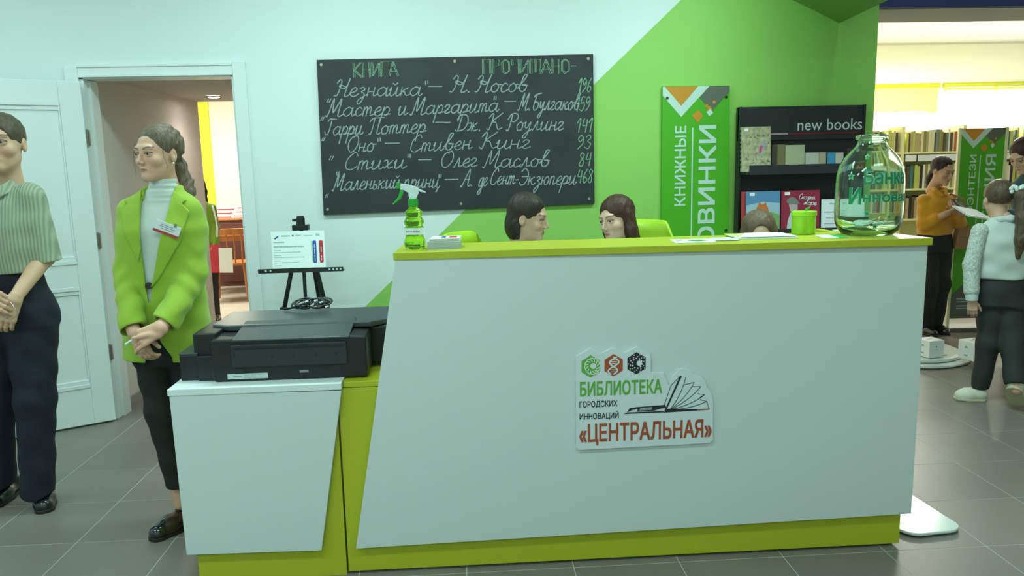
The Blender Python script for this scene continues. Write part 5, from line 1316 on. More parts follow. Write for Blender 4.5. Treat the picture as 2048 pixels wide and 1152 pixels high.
def j_local(P):
    x = P[:, 0]-.81; y = P[:, 1]-.10; c, s = math.cos(YJ), math.sin(YJ); return c*x+s*y, -s*x+c*y
j_open = [(-.040, 1.47), (.085, 1.47), (.075, 1.40), (.062, 1.33), (.022, 1.20), (-.008, 1.10), (-.030, 1.035), (-.038, .985), (-.044, .985), (-.048, 1.04), (-.046, 1.20)]
j_open2 = [(-.036, .885), (-.010, .82), (.024, .76), (.034, .66), (-.090, .66), (-.080, .74), (-.055, .82)]
def j_one(P, arm, rr_s, sg):
    a = chain(P, arm, rr_s, .03); n = V3(arm[2])-V3(arm[1]); n = n/np.linalg.norm(n); t = (P-V3(arm[2]))@n
    a = a+.0028*np.sin(P[:, 2]*70+P[:, 0]*sg*60+np.sin(P[:, 1]*40)*1.2)*np.clip((1.30-P[:, 2])/.10, 0, 1)+.0015*np.sin(P[:, 2]*38-P[:, 0]*sg*30+2)
    a = smax(a, np.where(P[:, 2] < 1.02, t-.012-.25*(P[:, 0]-arm[2][0])*sg, -.05), .002)
    return smax(a, -rcone(P, np.array(arm[2])-.05*n, np.array(arm[2])+.08*n, .037, .043), .002)
def j_blazer(P):
    d = j_core(P, .010); fo = folds(P, .0035, (38, 10, 55, 0), (-20, 30, 70, 1.3), (60, 0, -25, 2)); d = d+fo*.5*np.clip((1.38-P[:, 2])/.14, 0, 1)
    sh = np.minimum(rcone(P, (.745, .118, 1.360), armL[0], .050, .047), rcone(P, (.90, .105, 1.358), armR[0], .050, .047))
    u, v = j_local(P); z = P[:, 2]
    body = smax(d, -(z-.738)-.05*u, .006); out = smin(body, sh, .03)
    inner = smax(d+.009, -(z-.60), .002); out = smax(out, -inner, .002)
    pol = np.minimum(poly2(u, z, j_open), poly2(u, z, j_open2)); cut = np.maximum(pol, v-.0)
    out = smax(out, -cut, .003)
    slv = np.minimum(j_one(P, armL, [.051, .050, .050], -1), j_one(P, armR, [.051, .051, .053], 1))
    return smin(out, slv, .012)
J.add('blazer', j_blazer, (.53, -.22, .66), (1.08, .32, 1.50), .0038, M_blz)
def j_collar(P):
    pts = [(.775, .060, 1.408), (.768, .085, 1.425), (.790, .165, 1.450), (.850, .185, 1.452), (.900, .125, 1.432), (.905, .070, 1.405), (.901, .050, 1.392)]
    d = chain(P, pts, [.004, .007, .009, .009, .009, .007, .004], .006); q = P.copy(); q[:, 2] += .015; d2 = chain(q, pts, [.005, .008, .011, .011, .011, .008, .005], .006)
    return smin(d, d2, .012)
J.add('collar', j_collar, (.72, -.02, 1.33), (.96, .25, 1.50), .0035, M_blz)
lapR = [(.078, 1.42), (.108, 1.402), (.128, 1.385), (.112, 1.372), (.138, 1.340), (.100, 1.225), (.010, 1.085), (-.028, 1.045), (-.012, 1.09), (.018, 1.20), (.058, 1.33)]
lapL = [(-.044, 1.43), (-.078, 1.410), (-.108, 1.388), (-.092, 1.374), (-.118, 1.348), (-.103, 1.27), (-.060, 1.15), (-.046, 1.20)]
for lp in (lapR, lapL):
    def f(P, lp=lp):
        u, v = j_local(P); d = j_core(P, .010)+folds(P, .0035, (38, 10, 55, 0), (-20, 30, 70, 1.3), (60, 0, -25, 2))*.5*np.clip((1.38-P[:, 2])/.14, 0, 1)
        a, b = j_sleeve(P, .004); d = smin(d, smin(a, b, .002), .016)
        return smax(np.maximum(np.abs(d-.004)-.0065, poly2(u, P[:, 2], lp)), v+.0, .001)
    J.add('lapel', f, (.62, -.10, 1.0), (1.0, .15, 1.48), .0032, M_blz)
u_ = lambda lx, ly: (.81+math.cos(YJ)*lx-math.sin(YJ)*ly, .10+math.sin(YJ)*lx+math.cos(YJ)*ly)
def surf_y(f, x, z, y0=-.2, y1=.2):
    ys = np.linspace(y0, y1, 400); P = np.stack([np.full(400, x), ys, np.full(400, z)], 1).astype(F); d = f(P); i = np.argmax(d < 0); return float(ys[i])
bx, bz = .786, 1.055
by_ = surf_y(lambda P: j_core(P, .010), bx, bz)
J.mb('button', MB().tube([(bx, by_-.010, bz), (bx, by_+.002, bz)], .0135, 18), M_btn, bevel=.002)
J.add('turtleneck', lambda P: smin(smax(j_core(P, -.004)-.0, -(P[:, 2]-.975), .004), chain(P, [(.835, .115, 1.33), (.838, .112, 1.40), (.842, .108, 1.462)], [.060, .055, .052], .02)+folds(P, .0022, (0, 8, 330, 0), (10, 0, 210, 1))*(P[:, 2] > 1.37), .02), (.62, -.06, .84), (1.02, .27, 1.47), .0036, M_turt)
# trousers
M_br = mat('brown_leather', (.035, .022, .014), .25, coat=.4); M_pat = mat('black_patent', (.008, .010, .012), .12, coat=1.0)
def j_tr(P):
    hipc = [(.735, .13, .80), (.752, .10, .50), (.790, .115, .155)]; h2 = [(.865, .13, .80), (.885, .11, .50), (.900, .15, .155)]
    d = smin(chain(P, hipc, [.088, .060, .048], .03), chain(P, h2, [.088, .060, .048], .03), .01)
    d = smin(d, torso(P, [(.72, .80, .13, .138, .090), (.95, .80, .12, .125, .078)], YJ), .03)
    d = d+folds(P, .003, (20, 40, 60, 0), (30, 0, -45, 1))
    return smax(smax(d, -(P[:, 2]-.180), .004), P[:, 2]-.98, .004)
J.add('trousers', j_tr, (.60, -.02, .15), (1.02, .28, 1.0), .0048, M_jpant)
# body: hidden core, ankles, hands, head
CJ = (.836, .090, 1.560); AJ = head_axes(-.42, -.90, -.02, .02); TJ = to_head(CJ, AJ, .93)
h1 = hand_prims((.750, -.075, .885), (.34, -.05, -.88), (-.35, -.90, .1), -1, ((.3, .6, .5), (.35, .6, .5), (.35, .5, .4), (.3, .4, .4)), .92)
h2 = hand_prims((.868, -.122, .910), (-.82, -.24, -.42), (-.05, -.93, .35), -1, ((.35, .45, .3), (.65, .9, .7), (.7, .95, .7), (.75, .95, .7)), .98, thumb_dir=(-.9, -.28, .10))
def j_body(P):
    d = chain(P, [(.83, .12, 1.36), (.81, .11, 1.10), (.80, .13, .86)], [.05, .08, .095], .03)
    for A_, r in ((armL, (.036, .034, .027)), (armR, (.036, .034, .027))): d = smin(d, chain(P, [A_[0], A_[1], A_[2]], r, .02), .02)
    for L_ in ([(.745, .13, .82), (.752, .10, .50), (.790, .115, .10)], [(.865, .13, .82), (.885, .11, .50), (.900, .15, .10)]): d = smin(d, chain(P, L_, [.070, .045, .030], .02), .02)
    return d
bo = J.add('body', j_body, (.60, -.14, .05), (1.02, .26, 1.45), .006, M_skin, const_col(SK))
def j_hands(P):
    a = smin(hand_eval(P, h1), rcone(P, armL[2], (.750, -.075, .885), .027, .024), .012); b = smin(hand_eval(P, h2), rcone(P, armR[2], (.868, -.122, .910), .028, .024), .012)
    return np.minimum(a, b)
hp = [tuple(q) for pr_ in h1+h2 for q in pr_[0]]; lo, hi = bbox_pts(hp+[armL[2], armR[2]], .04)
hd = J.add('hands', j_hands, lo, hi, .0023, M_skin, const_col(SK)); he = build_head(J, CJ, AJ, SK, J.o, .93, iris=(.03, .02, .012))
eyes(J, np.array(CJ), AJ, J.o, (-.55, -.85, .02), sc=.93)
join_into(bo, [hd, he])
# hair drawn back into a curly low tail
M_jh = hair_mat('ash_brown_hair', (.135, .100, .064))
def j_hair(P):
    Q = TJ(P); d = ell(Q, (0, .026, .044), (.084, .098, .090))
    d = smax(d, -ell(Q, (0, -.118, -.012), (.074, .080, .092)), .010)
    d = smax(d, -(Q[:, 2]+.030+1.1*np.minimum(Q[:, 1]-.02, 0)*-1*(Q[:, 1] < .02)-.55*np.clip(Q[:, 1]-.02, 0, .06)*-1*0+.45*np.clip(Q[:, 1]-.03, 0, .1)), .012)
    d = smin(d, ell(Q, (.01, .092, -.055), (.040, .036, .050)), .02)
    d = smin(d, chain(Q, [(.01, .10, -.07), (.03, .105, -.12), (.055, .085, -.165), (.075, .06, -.21)], [.030, .032, .028, .012], .02), .02)
    d = smax(d, -ell(np.stack([np.abs(Q[:, 0]), Q[:, 1], Q[:, 2]], 1), (.083, .012, -.008), (.020, .022, .034)), .006)
    w_ = np.clip((Q[:, 1]+.02)/.05, .12, 1); return (d+w_*(wisps(Q, .0040, 120)+wisps(Q[:, [1, 0, 2]], .0016, 260)))*F(.93)
hr = J.add('hair', j_hair, np.array(CJ)-[.16, .12, .26], np.array(CJ)+[.17, .20, .16], .0028, M_jh)
def strand(fig, par, m, pts, C0, A, r=.0011, sc=1.0):
    W = [tuple(np.array(C0)+A.astype(float)@(np.array(p)*sc)) for p in pts]; fig.mb('hair_strand', MB().tube(W, r, 5), m, par, smooth=True)
def curl(p0, p1, amp, n=14, tw=2.2, ph=0):
    return [tuple(p0[i]+(p1[i]-p0[i])*t+(amp*math.sin(tw*PI*t+ph) if i == 0 else amp*.7*math.cos(tw*PI*t+ph)*(t > .2) if i == 1 else 0) for i in range(3)) for t in [k/n for k in range(n+1)]]
for k in range(2): strand(J, hr, M_jh, curl((-.064, -.056+.008*k, .070), (-.078, -.060, -.070-.014*k), .0045, ph=k), CJ, AJ, .0005, .93)
for k in range(2): strand(J, hr, M_jh, curl((.066, -.040+.008*k, .060), (.077, -.036, -.045-.012*k), .004, ph=k*1.3), CJ, AJ, .0005, .93)
ew = tuple(np.array(CJ)+AJ.astype(float)@np.array((.0765, .004, -.036))*.93); J.mb('earring', MB().ball(ew, .0045, seg=12), mat('pearl', (.8, .8, .7), .2))
# badge
bd = tag(bpy.data.objects.new('name_badge', None), 'white name badge with red lower edge pinned on lime lapel', 'badge'); C.objects.link(bd)
bdy = min(surf_y(lambda P: j_core(P, .010), x_, z_) for x_, z_ in ((.83, 1.30), (.86, 1.27), (.90, 1.25)))-.014
bd.location = (.885, bdy, 1.277); bd.rotation_euler = (0.10, .42, .14)
box('card', M_paper, -.048, .048, -.0012, .0012, -.023, .023, bd); box('red_stripe', mat('badge_red', (.50, .05, .06), .5), -.048, .048, -.0020, -.0013, -.023, -.013, bd)
mb = MB()
for z, a, b_ in ((.010, -.025, .02), (.003, -.03, .03), (-.005, -.02, .025)): mb.box(a, b_, -.0018, -.0013, z, z+.003)
mb.build('printed_lines', M_grey_ink, bd); box('clip', M_steel, .020, .030, -.004, -.001, .018, .032, bd)
# white pen end in the fingers
pn = tag(J_p := bpy.data.objects.new('white_pen', None), 'short white pen held in the clasped hands of blazer woman', 'pen'); C.objects.link(pn); pn.location = (.762, -.160, .868)
MB().tube([(-.012, -.006, -.008), (.028, .006, .018)], .0042, 12).build('barrel', M_lwhite, pn); MB().tube([(.028, .006, .018), (.033, .008, .021)], .003, 10).build('tip', M_steel, pn)
# shoes
def laces(fig, par, info, m):
    heel, d, sd, up, L = info
    for k in range(4):
        c = heel+d*(L*.36+.020*k)+up*(.078-.010*k); fig.mb('lace', MB().tube([c-sd*.014, c+up*.003, c+sd*.014+d*.008], .0022, 6), m, par)
    c = heel+d*(L*.36-.004)+up*.083
    pts = [c+sd*(.020*math.sin(t))*math.cos(t*.5)+up*(.010*math.sin(2*t)+.006)-d*.006 for t in [2*PI*i/20 for i in range(21)]]
    fig.mb('lace', MB().tube(pts, .0016, 6), m, par)
M_sole = mat('dark_sole', (.02, .016, .012), .5)
for hl, te in (((.825, .165, 0), (.705, -.035, 0)), ((.945, .20, 0), (.91, -.03, 0))):
    so, inf = shoe(J, hl, te, M_br, M_sole); laces(J, so, inf, M_ink)
    heel, d, sd, up, L = inf; A_ = np.array([list(d), list(sd), list(up)], F); H0 = V3(heel)
    def tc(P, L=L, A_=A_, H0=H0):
        Q = (P-H0)@A_.T; q = Q.copy(); q[:, 1] *= .92; e = chain(q, [(.035, 0, .040), (L*.55, 0, .034), (L-.045, .0, .026)], [.036, .037, .033], .03)-.0015
        return np.maximum(np.maximum(e, -(Q[:, 2]-.016)), -(Q[:, 0]-(L-.068-.012*np.cos(Q[:, 1]*70))))
    c = (heel+heel+d*L)/2; J.add('toe_cap', tc, np.array(c[:])-[.18, .18, .02], np.array(c[:])+[.18, .18, .10], .003, M_pat, parent=so)

absx_ = lambda Q: np.stack([np.abs(Q[:, 0]), Q[:, 1], Q[:, 2]], 1)
# ------------------------------------------------------------------ woman at the left edge
L_ = Fig('short haired woman in ribbed grey green polo and navy trousers at left edge', .03, .37)
def rib_mat(name, col):
    m = mat(name, col, .8, sheen=.2); nt = m.node_tree; b = nt.nodes['Principled BSDF']; tc = nt.nodes.new('ShaderNodeTexCoord')
    wv = nt.nodes.new('ShaderNodeTexWave'); wv.wave_type = 'BANDS'; wv.bands_direction = 'X'; wv.inputs['Scale'].default_value = 26; wv.inputs['Distortion'].default_value = .6; wv.inputs['Detail'].default_value = 1; wv.inputs['Detail Scale'].default_value = 1.0
    nt.links.new(tc.outputs['Object'], wv.inputs['Vector'])
    mr = nt.nodes.new('ShaderNodeMix'); mr.data_type = 'RGBA'; mr.inputs[6].default_value = (col[0]*.72, col[1]*.74, col[2]*.74, 1); mr.inputs[7].default_value = (col[0]*1.1, col[1]*1.1, col[2]*1.1, 1)
    nt.links.new(wv.outputs['Fac'], mr.inputs[0]); nt.links.new(mr.outputs[2], b.inputs['Base Color'])
    bp_ = nt.nodes.new('ShaderNodeBump'); bp_.inputs['Strength'].default_value = .5; bp_.inputs['Distance'].default_value = .002; nt.links.new(wv.outputs['Fac'], bp_.inputs['Height']); nt.links.new(bp_.outputs[0], b.inputs['Normal'])
    return m
M_polo = rib_mat('ribbed_polo', (.34, .40, .28)); M_navy = cloth('navy_trousers', (.008, .012, .024), sheen=0.0)
SL = (.66, .40, .26)
lt = [(1.06, .045, .37, .150, .110), (1.16, .045, .36, .158, .115), (1.28, .05, .36, .165, .115), (1.38, .055, .365, .150, .095), (1.44, .06, .37, .095, .07), (1.47, .06, .375, .06, .058)]
lR = [(.185, .36, 1.405), (.212, .37, 1.145), (.172, .195, 1.000)]; lLa = [(-.085, .36, 1.405), (-.13, .34, 1.14), (.030, .175, 1.035)]
def l_polo(P):
    d = torso(P, lt, .0); fo = folds(P, .003, (30, 10, 50, 0), (-25, 20, 60, 1))
    s = None
    for A_ in (lR, lLa):
        n = V3(A_[1])-V3(A_[0]); n = n/np.linalg.norm(n); c_ = rcone(P, A_[0], np.array(A_[1])+.09*n, .061, .066); c_ = smax(c_, (P-V3(A_[1]))@n-.022, .004); c_ = smax(c_, -rcone(P, np.array(A_[1])-.02*n, np.array(A_[1])+.09*n, .050, .057), .003); s = c_ if s is None else np.minimum(s, c_)
    s = s+fo*.7
    out = smin(d+fo*.5, s, .03)
    out = smax(out, -rcone(P, (.075, .34, 1.44), (.085, .31, 1.56), .046, .062), .006)
    out = smax(out, 1.085-P[:, 2], .005)
    q = P.copy()
    return out
L_.add('polo_shirt', l_polo, (-.24, .18, 1.04), (.32, .50, 1.52), .0042, M_polo)
def l_collar(P):
    pts = [(.060, .262, 1.400), (.112, .300, 1.452), (.128, .37, 1.482), (.10, .43, 1.497), (.03, .43, 1.497), (-.005, .37, 1.482), (.012, .300, 1.452), (.052, .262, 1.400)]
    d = chain(P, pts, [.004, .006, .007, .008, .008, .007, .006, .004], .004); o = P.copy()
    for k in range(1, 5):
        q = P.copy(); q[:, 2] += .008*k; cx = q[:, 0]-.06; cy = q[:, 1]-.36; s = 1-.045*k
        q[:, 0] = .06+cx*s; q[:, 1] = .36+cy*s; d = smin(d, chain(q, pts, [.004, .005, .005, .005, .005, .005, .005, .004], .004), .006)
    return d
L_.add('shirt_collar', l_collar, (-.06, .20, 1.33), (.20, .52, 1.52), .0036, M_polo)
def l_tr(P):
    d = smin(chain(P, [(.120, .38, .90), (.112, .35, .52), (.060, .37, .06)], [.112, .080, .068], .03), chain(P, [(-.03, .38, .90), (-.085, .38, .52), (-.165, .47, .06)], [.112, .080, .068], .03), .012)
    d = smin(d, torso(P, [(.86, .045, .38, .165, .115), (1.0, .045, .375, .150, .105), (1.115, .045, .37, .135, .098)], 0), .03)
    d = d+folds(P, .0035, (20, 40, 45, 0), (35, 0, -35, 1)); return smax(d, .072-P[:, 2]-.02*np.sin(P[:, 0]*25), .004)
L_.add('trousers', l_tr, (-.30, .20, .04), (.28, .56, 1.14), .005, M_navy)
CL_ = (.103, .350, 1.624); AL_ = head_axes(.15, -1, .0, 0.0); TL_ = to_head(CL_, AL_, 1.08)
g1 = hand_prims((.166, .182, .985), (-.38, -.15, -.85), (.25, -.95, .1), 1, (.35, .5, .4), 1.05)
g2 = hand_prims((.048, .152, 1.028), (.85, -.10, -.38), (0, -.85, .5), 1, ((.25, .5, .4), (.4, .6, .4), (.5, .6, .4), (.55, .6, .4)), 1.05, thumb_dir=(.8, -.3, .5))
def l_body(P):
    d = chain(P, [(.06, .37, 1.36), (.045, .36, 1.15), (.045, .38, .95)], [.08, .085, .10], .03)
    for A_, r in ((lR, (.042, .040, .026)), (lLa, (.042, .040, .026))): d = smin(d, chain(P, A_, r, .02), .02)
    for q in ([(.10, .38, .90), (.105, .36, .52), (.07, .385, .10)], [(-.03, .38, .90), (-.08, .38, .52), (-.155, .47, .10)]): d = smin(d, chain(P, q, [.08, .055, .035], .02), .02)
    return d
lb = L_.add('body', l_body, (-.27, .12, .05), (.28, .50, 1.45), .0055, M_skin, const_col(SL))
hp = [tuple(q) for pr_ in g1+g2 for q in pr_[0]]; lo, hi = bbox_pts(hp+[lR[2], lLa[2]], .04)
lh = L_.add('hands', lambda P: np.minimum(smin(hand_eval(P, g1), rcone(P, lR[2], (.166, .182, .985), .027, .025), .012), smin(hand_eval(P, g2), rcone(P, lLa[2], (.048, .152, 1.028), .027, .025), .012)), lo, hi, .0024, M_skin, const_col(SL))
lhd = build_head(L_, CL_, AL_, SL, L_.o, 1.08, lip=(.36, .12, .09)); eyes(L_, np.array(CL_), AL_, L_.o, (-.4, -.9, 0), sc=1.08)
join_into(lb, [lh, lhd])
M_lhr = hair_mat('short_brown_hair', (.085, .065, .038), (1, 1, .3))
def l_hair(P):
    Q = TL_(P); d = ell(Q, (0, .014, .037), (.0785, .0965, .0875)); d = smax(d, -ell(Q, (0, -.120, -.010), (.080, .076, .098)), .010)
    zc = np.where(Q[:, 1] < .02, .000, -.060); d = smax(d, zc-Q[:, 2], .012)
    d = smax(d, -ell(absx_(Q), (.080, .010, -.008), (.014, .021, .034)), .005)
    return (d+wisps(Q, .0012))*F(1.08)
L_.add('hair', l_hair, np.array(CL_)-[.12, .13, .12], np.array(CL_)+[.12, .16, .16], .003, M_lhr)
gl = tag(bpy.data.objects.new('eyeglasses', None), 'thin metal rimmed eyeglasses held by the woman in polo shirt', 'eyeglasses'); C.objects.link(gl); gl.location = (.196, .105, .945)
MB().tube([(-.02, .01, .03), (.005, .0, .045), (.015, 0, .025), (.030, -.005, .0), (.022, 0, -.008), (-.012, .005, -.028), (-.03, .02, -.02)], .0016, 8).build('rim', mat('thin_metal', (.75, .7, .65), .2, metal=1), gl, smooth=True)
MB().tube([(-.03, .02, -.02), (-.06, .03, -.01), (-.09, .035, .02)], .0014, 8).build('temple_arm', M_steel, gl)
M_lsh = mat('black_loafer', (.010, .012, .011), .18, coat=.8)
for hl, te in (((.020, .50, 0), (.125, .290, 0)), ((-.165, .60, 0), (-.15, .36, 0))):
    so, inf = shoe(L_, hl, te, M_lsh, M_sole, high=.085); heel, d, sd, up, L = inf
    pts = [heel+d*(L*.62-.05+.055*math.sin(t))+sd*.028*math.cos(t)+up*(.074-.016*math.sin(t)-.010*abs(math.cos(t))) for t in [PI*i/12 for i in range(13)]]
    L_.mb('stitched_seam', MB().tube(pts, .0028, 6), M_lsh, so)
# ------------------------------------------------------------------ seated women behind the counter
SA = (.62, .38, .26)
def seated(label, C0, fx, fy, pitch, skin, hairf, hm, shirt, base, lean=(0, 0), sc=.93, roll=0.0, gaze=None, yaw=0.0):
    f = Fig(label, base[0], base[1]); A = head_axes(fx, fy, pitch, roll); T_ = to_head(C0, A, sc); bx_, by_ = base
    nx, ny = C0[0]+A[0, 1]*.03, C0[1]+A[1, 1]*.03; nz = C0[2]-.15
    tz = [(.46, bx_, by_, .17, .14), (.62, bx_, by_, .145, .11), (.80, bx_*.5+nx*.5, by_*.5+ny*.5, .155, .11), (nz-.10, nx, ny, .165, .10), (nz-.035, nx, ny, .09, .07), (nz, nx, ny, .058, .056)]
    s_, c_ = math.sin(yaw), math.cos(yaw); R_ = lambda lx, ly, z: (bx_+c_*lx-s_*ly, by_+s_*lx+c_*ly, z)
    shl = [(nx+c_*.145*q, ny+s_*.145*q, nz-.085) for q in (1, -1)]; elb = [R_(.20, -.05, .80), R_(-.20, -.05, .80)]; wri = [R_(.12, -.24, .80), R_(-.12, -.24, .80)]
    def top(P):
        d = torso(P, tz, yaw); 
        for i in (0, 1): d = smin(d, chain(P, [shl[i], elb[i], wri[i]], [.055, .046, .036], .02), .03)
        return d+folds(P, .002, (30, 10, 40, 0))
    f.add('sweater', top, (bx_-.34, by_-.36, .42), (bx_+.34, by_+.30, nz+.05), .007, shirt)
    def legs(P):
        d = None
        for q in (.085, -.085):
            e = chain(P, [R_(q, .02, .53), R_(q*1.1, -.38, .53), R_(q*1.1, -.36, .09)], [.085, .062, .045], .02); d = e if d is None else smin(d, e, .02)
        return d
    f.add('trousers', legs, (bx_-.58, by_-.58, .03), (bx_+.58, by_+.58, .66), .009, M_jpant)
    for q in (.093, -.093): shoe(f, tuple(R_(q, -.31, 0)), tuple(R_(q, -.53, 0)), M_lsh, M_sole)
    hs = [hand_prims(wri[i], R_(0, -1, 0)-np.array([bx_, by_, 0]), (0, 0, 1), (1, -1)[i], (.3, .4, .3), .95) for i in (0, 1)]
    pts = [tuple(q) for pr_ in hs[0]+hs[1] for q in pr_[0]]; lo, hi = bbox_pts(pts, .04)
    b = f.add('body', lambda P: np.minimum(hand_eval(P, hs[0]), hand_eval(P, hs[1])), lo, hi, .0035, M_skin, const_col(skin))
    cr_ = f.add('torso_core', lambda P: chain(P, [(nx, ny, nz-.02), (nx, ny, nz-.12), (bx_, by_, .55)], [.05, .09, .10], .02), (bx_-.25, by_-.25, .42), (bx_+.25, by_+.25, nz+.04), .009, M_skin, const_col(skin))
    hd_ = build_head(f, C0, A, skin, f.o, sc, h=.0026); join_into(b, [cr_, hd_])
    eyes(f, np.array(C0, float), A, f.o, gaze or (fx, fy, -.2), sc=sc)
    C0n = np.array(C0, float)
    f.add('hair', lambda P: hairf(T_(P))*F(sc), C0n-[.16, .16, .30], C0n+[.16, .16, .15], .003, hm)
    return f
def absx(Q): return np.stack([np.abs(Q[:, 0]), Q[:, 1], Q[:, 2]], 1)
def hair_bob(Q):
    d = ell(Q, (0, .022, .044), (.084, .098, .088)); d = smax(d, -ell(Q, (0, -.120, -.020), (.070, .078, .110)), .008)
    d = smax(d, np.where(Q[:, 1] > .03, -.02, .0)-Q[:, 2]*1.0-(Q[:, 1] > .03)*.08, .01)
    bk = smax(ell(Q, (0, .045, -.03), (.078, .075, .100)), .020-Q[:, 1], .006); d = smin(d, bk, .015)
    d = smax(d, -ell(absx(Q), (.086, .008, -.010), (.022, .024, .036)), .006); return d+wisps(Q, .0015)
def hair_long(Q):
    d = ell(Q, (0, .020, .044), (.085, .098, .088)); d = smax(d, -ell(Q, (0, -.124, -.030), (.066, .080, .120)), .008)
    d = smax(d, -.03-Q[:, 2], .01)
    M = absx(Q); s = chain(M, [(.068, .010, .02), (.076, .012, -.06), (.074, .010, -.16), (.066, -.005, -.25)], [.026, .028, .028, .018], .03)
    bk = smax(ell(Q, (0, .050, -.09), (.080, .058, .17)), -.22-Q[:, 2], .02)
    return smin(smin(d, s, .02), bk, .02)+wisps(Q, .0014)
def hair_part(Q):
    d = hair_long(Q); return smax(d, -ell(Q, (-.012, -.112, .020), (.060, .072, .085)), .008)
M_ha = hair_mat('dark_brown_hair', (.030, .020, .014), (1, 1, .12), .25); M_hb = hair_mat('chestnut_hair', (.055, .022, .012), (1, 1, .08), .25); M_hc = hair_mat('light_brown_hair', (.13, .085, .05), (1, 1, .1), .25)
seated('seated woman in profile with dark bobbed hair, below the chalkboard', (2.332, .56, 1.240), .94, -.32, -.18, SA, hair_bob, M_ha, cloth('dark_green_knit', (.02, .07, .04)), (2.26, .60), yaw=.60, roll=.02)
seated('seated smiling woman with long chestnut hair facing left behind the counter', (2.757, .60, 1.218), -.80, -.60, -.12, (.68, .44, .32), hair_long, M_hb, cloth('grey_knit', (.10, .11, .12)), (2.82, .66), yaw=-.40, roll=.12)
seated('seated woman with light brown hair, only her forehead above the counter', (3.420, .50, 1.132), -.12, -.99, -.30, (.66, .42, .30), hair_part, M_hc, cloth('white_shirt_c', (.6, .65, .63)), (3.46, .60), yaw=0.0, roll=.10)

# ------------------------------------------------------------------ woman in mustard shirt
Y_ = Fig('woman in mustard shirt and black trousers looking at her phone', 5.92, 3.12)
SY_ = (.50, .30, .19); YY = .45
M_must = cloth('mustard_shirt', (.55, .27, .006)); M_yh = hair_mat('black_brown_hair', (.012, .009, .007), var=.2)
yt = [(.84, 5.905, 3.12, .150, .11), (.92, 5.905, 3.12, .160, .115), (1.03, 5.91, 3.11, .165, .12), (1.12, 5.912, 3.12, .150, .10), (1.17, 5.912, 3.12, .09, .07), (1.205, 5.91, 3.12, .055, .055)]
yA = [(5.785, 3.10, 1.125), (5.765, 3.05, .925), (5.865, 2.92, 1.025)]; yB = [(6.040, 3.17, 1.125), (6.09, 3.08, .935), (5.975, 2.93, 1.045)]
def y_sh(P):
    d = torso(P, yt, YY); fo = folds(P, .004, (40, 10, 50, 0), (-25, 20, 70, 1))
    s = smin(chain(P, [yA[0], yA[1], tuple(np.array(yA[1])*.45+np.array(yA[2])*.55)], [.052, .050, .042], .02), chain(P, [yB[0], yB[1], tuple(np.array(yB[1])*.45+np.array(yB[2])*.55)], [.052, .050, .042], .02), 0)+fo
    out = smin(d+fo*.6, s, .02); return smax(out, -rcone(P, (5.90, 3.06, 1.19), (5.90, 3.02, 1.26), .030, .045), .004)
Y_.add('shirt', y_sh, (5.66, 2.84, .80), (6.20, 3.30, 1.24), .0055, M_must)
def y_col(P):
    d = chain(P, [(5.895, 3.035, 1.165), (5.860, 3.07, 1.205), (5.87, 3.15, 1.228), (5.93, 3.17, 1.228), (5.965, 3.11, 1.205), (5.930, 3.040, 1.165)], [.014, .018, .018, .018, .018, .014], .01); return d
Y_.add('shirt_collar', y_col, (5.80, 2.98, 1.10), (6.02, 3.24, 1.26), .005, M_must)
def y_tr(P):
    d = smin(chain(P, [(5.85, 3.12, .74), (5.865, 3.10, .42), (5.87, 3.14, .05)], [.095, .078, .070], .03), chain(P, [(5.97, 3.14, .74), (5.985, 3.13, .42), (5.985, 3.18, .05)], [.095, .078, .070], .03), .02)
    d = smin(d, torso(P, [(.70, 5.91, 3.13, .155, .12), (.87, 5.905, 3.12, .145, .105)], YY), .03); return smax(d+folds(P, .003, (30, 10, 30, 0)), .03-P[:, 2], .004)
Y_.add('trousers', y_tr, (5.68, 2.92, .0), (6.14, 3.34, .93), .007, M_jpant)
CY_ = (5.912, 3.075, 1.355); AY_ = head_axes(.28, -.96, -.30, 0); TY_ = to_head(CY_, AY_, .93)
q1 = hand_prims(yA[2], (.8, -.45, .45), (-.1, -.5, -.8), 1, (.5, .7, .5), .9); q2 = hand_prims(yB[2], (-.75, -.45, .45), (.1, -.5, -.8), -1, (.5, .7, .5), .9)
pts = [tuple(q) for pr_ in q1+q2 for q in pr_[0]]; lo, hi = bbox_pts(pts+[yA[1], yB[1]], .05)
yb = Y_.add('body', lambda P: np.minimum(smin(hand_eval(P, q1), chain(P, [yA[1], yA[2]], [.036, .025], 0), .01), smin(hand_eval(P, q2), chain(P, [yB[1], yB[2]], [.036, .025], 0), .01)), lo, hi, .0035, M_skin, const_col(SY_))
yc = Y_.add('torso_core', lambda P: chain(P, [(5.91, 3.11, 1.15), (5.91, 3.12, 1.05), (5.91, 3.13, .75)], [.046, .08, .09], .02), (5.76, 2.98, .62), (6.06, 3.28, 1.28), .009, M_skin, const_col(SY_))
yh_ = build_head(Y_, CY_, AY_, SY_, Y_.o, .93, h=.003); join_into(yb, [yc, yh_]); eyes(Y_, np.array(CY_), AY_, Y_.o, (.3, -.6, -.7), sc=.93)
def hair_tail(Q):
    d = ell(Q, (0, .026, .044), (.083, .098, .088)); d = smax(d, -ell(Q, (0, -.112, -.016), (.074, .074, .098)), .008); d = smax(d, -.035-Q[:, 2]-.3*np.clip(Q[:, 1], 0, .08), .012)
    d = smax(d, -ell(absx(Q), (.084, .008, -.008), (.018, .022, .034)), .006)
    return smin(d, chain(Q, [(0, .088, -.03), (0, .100, -.10), (-.01, .085, -.18)], [.036, .034, .014], .02), .02)+wisps(Q, .0015)
Y_.add('hair', lambda P: hair_tail(TY_(P))*F(.93), np.array(CY_)-[.2, .15, .25], np.array(CY_)+[.2, .25, .16], .0035, M_yh)
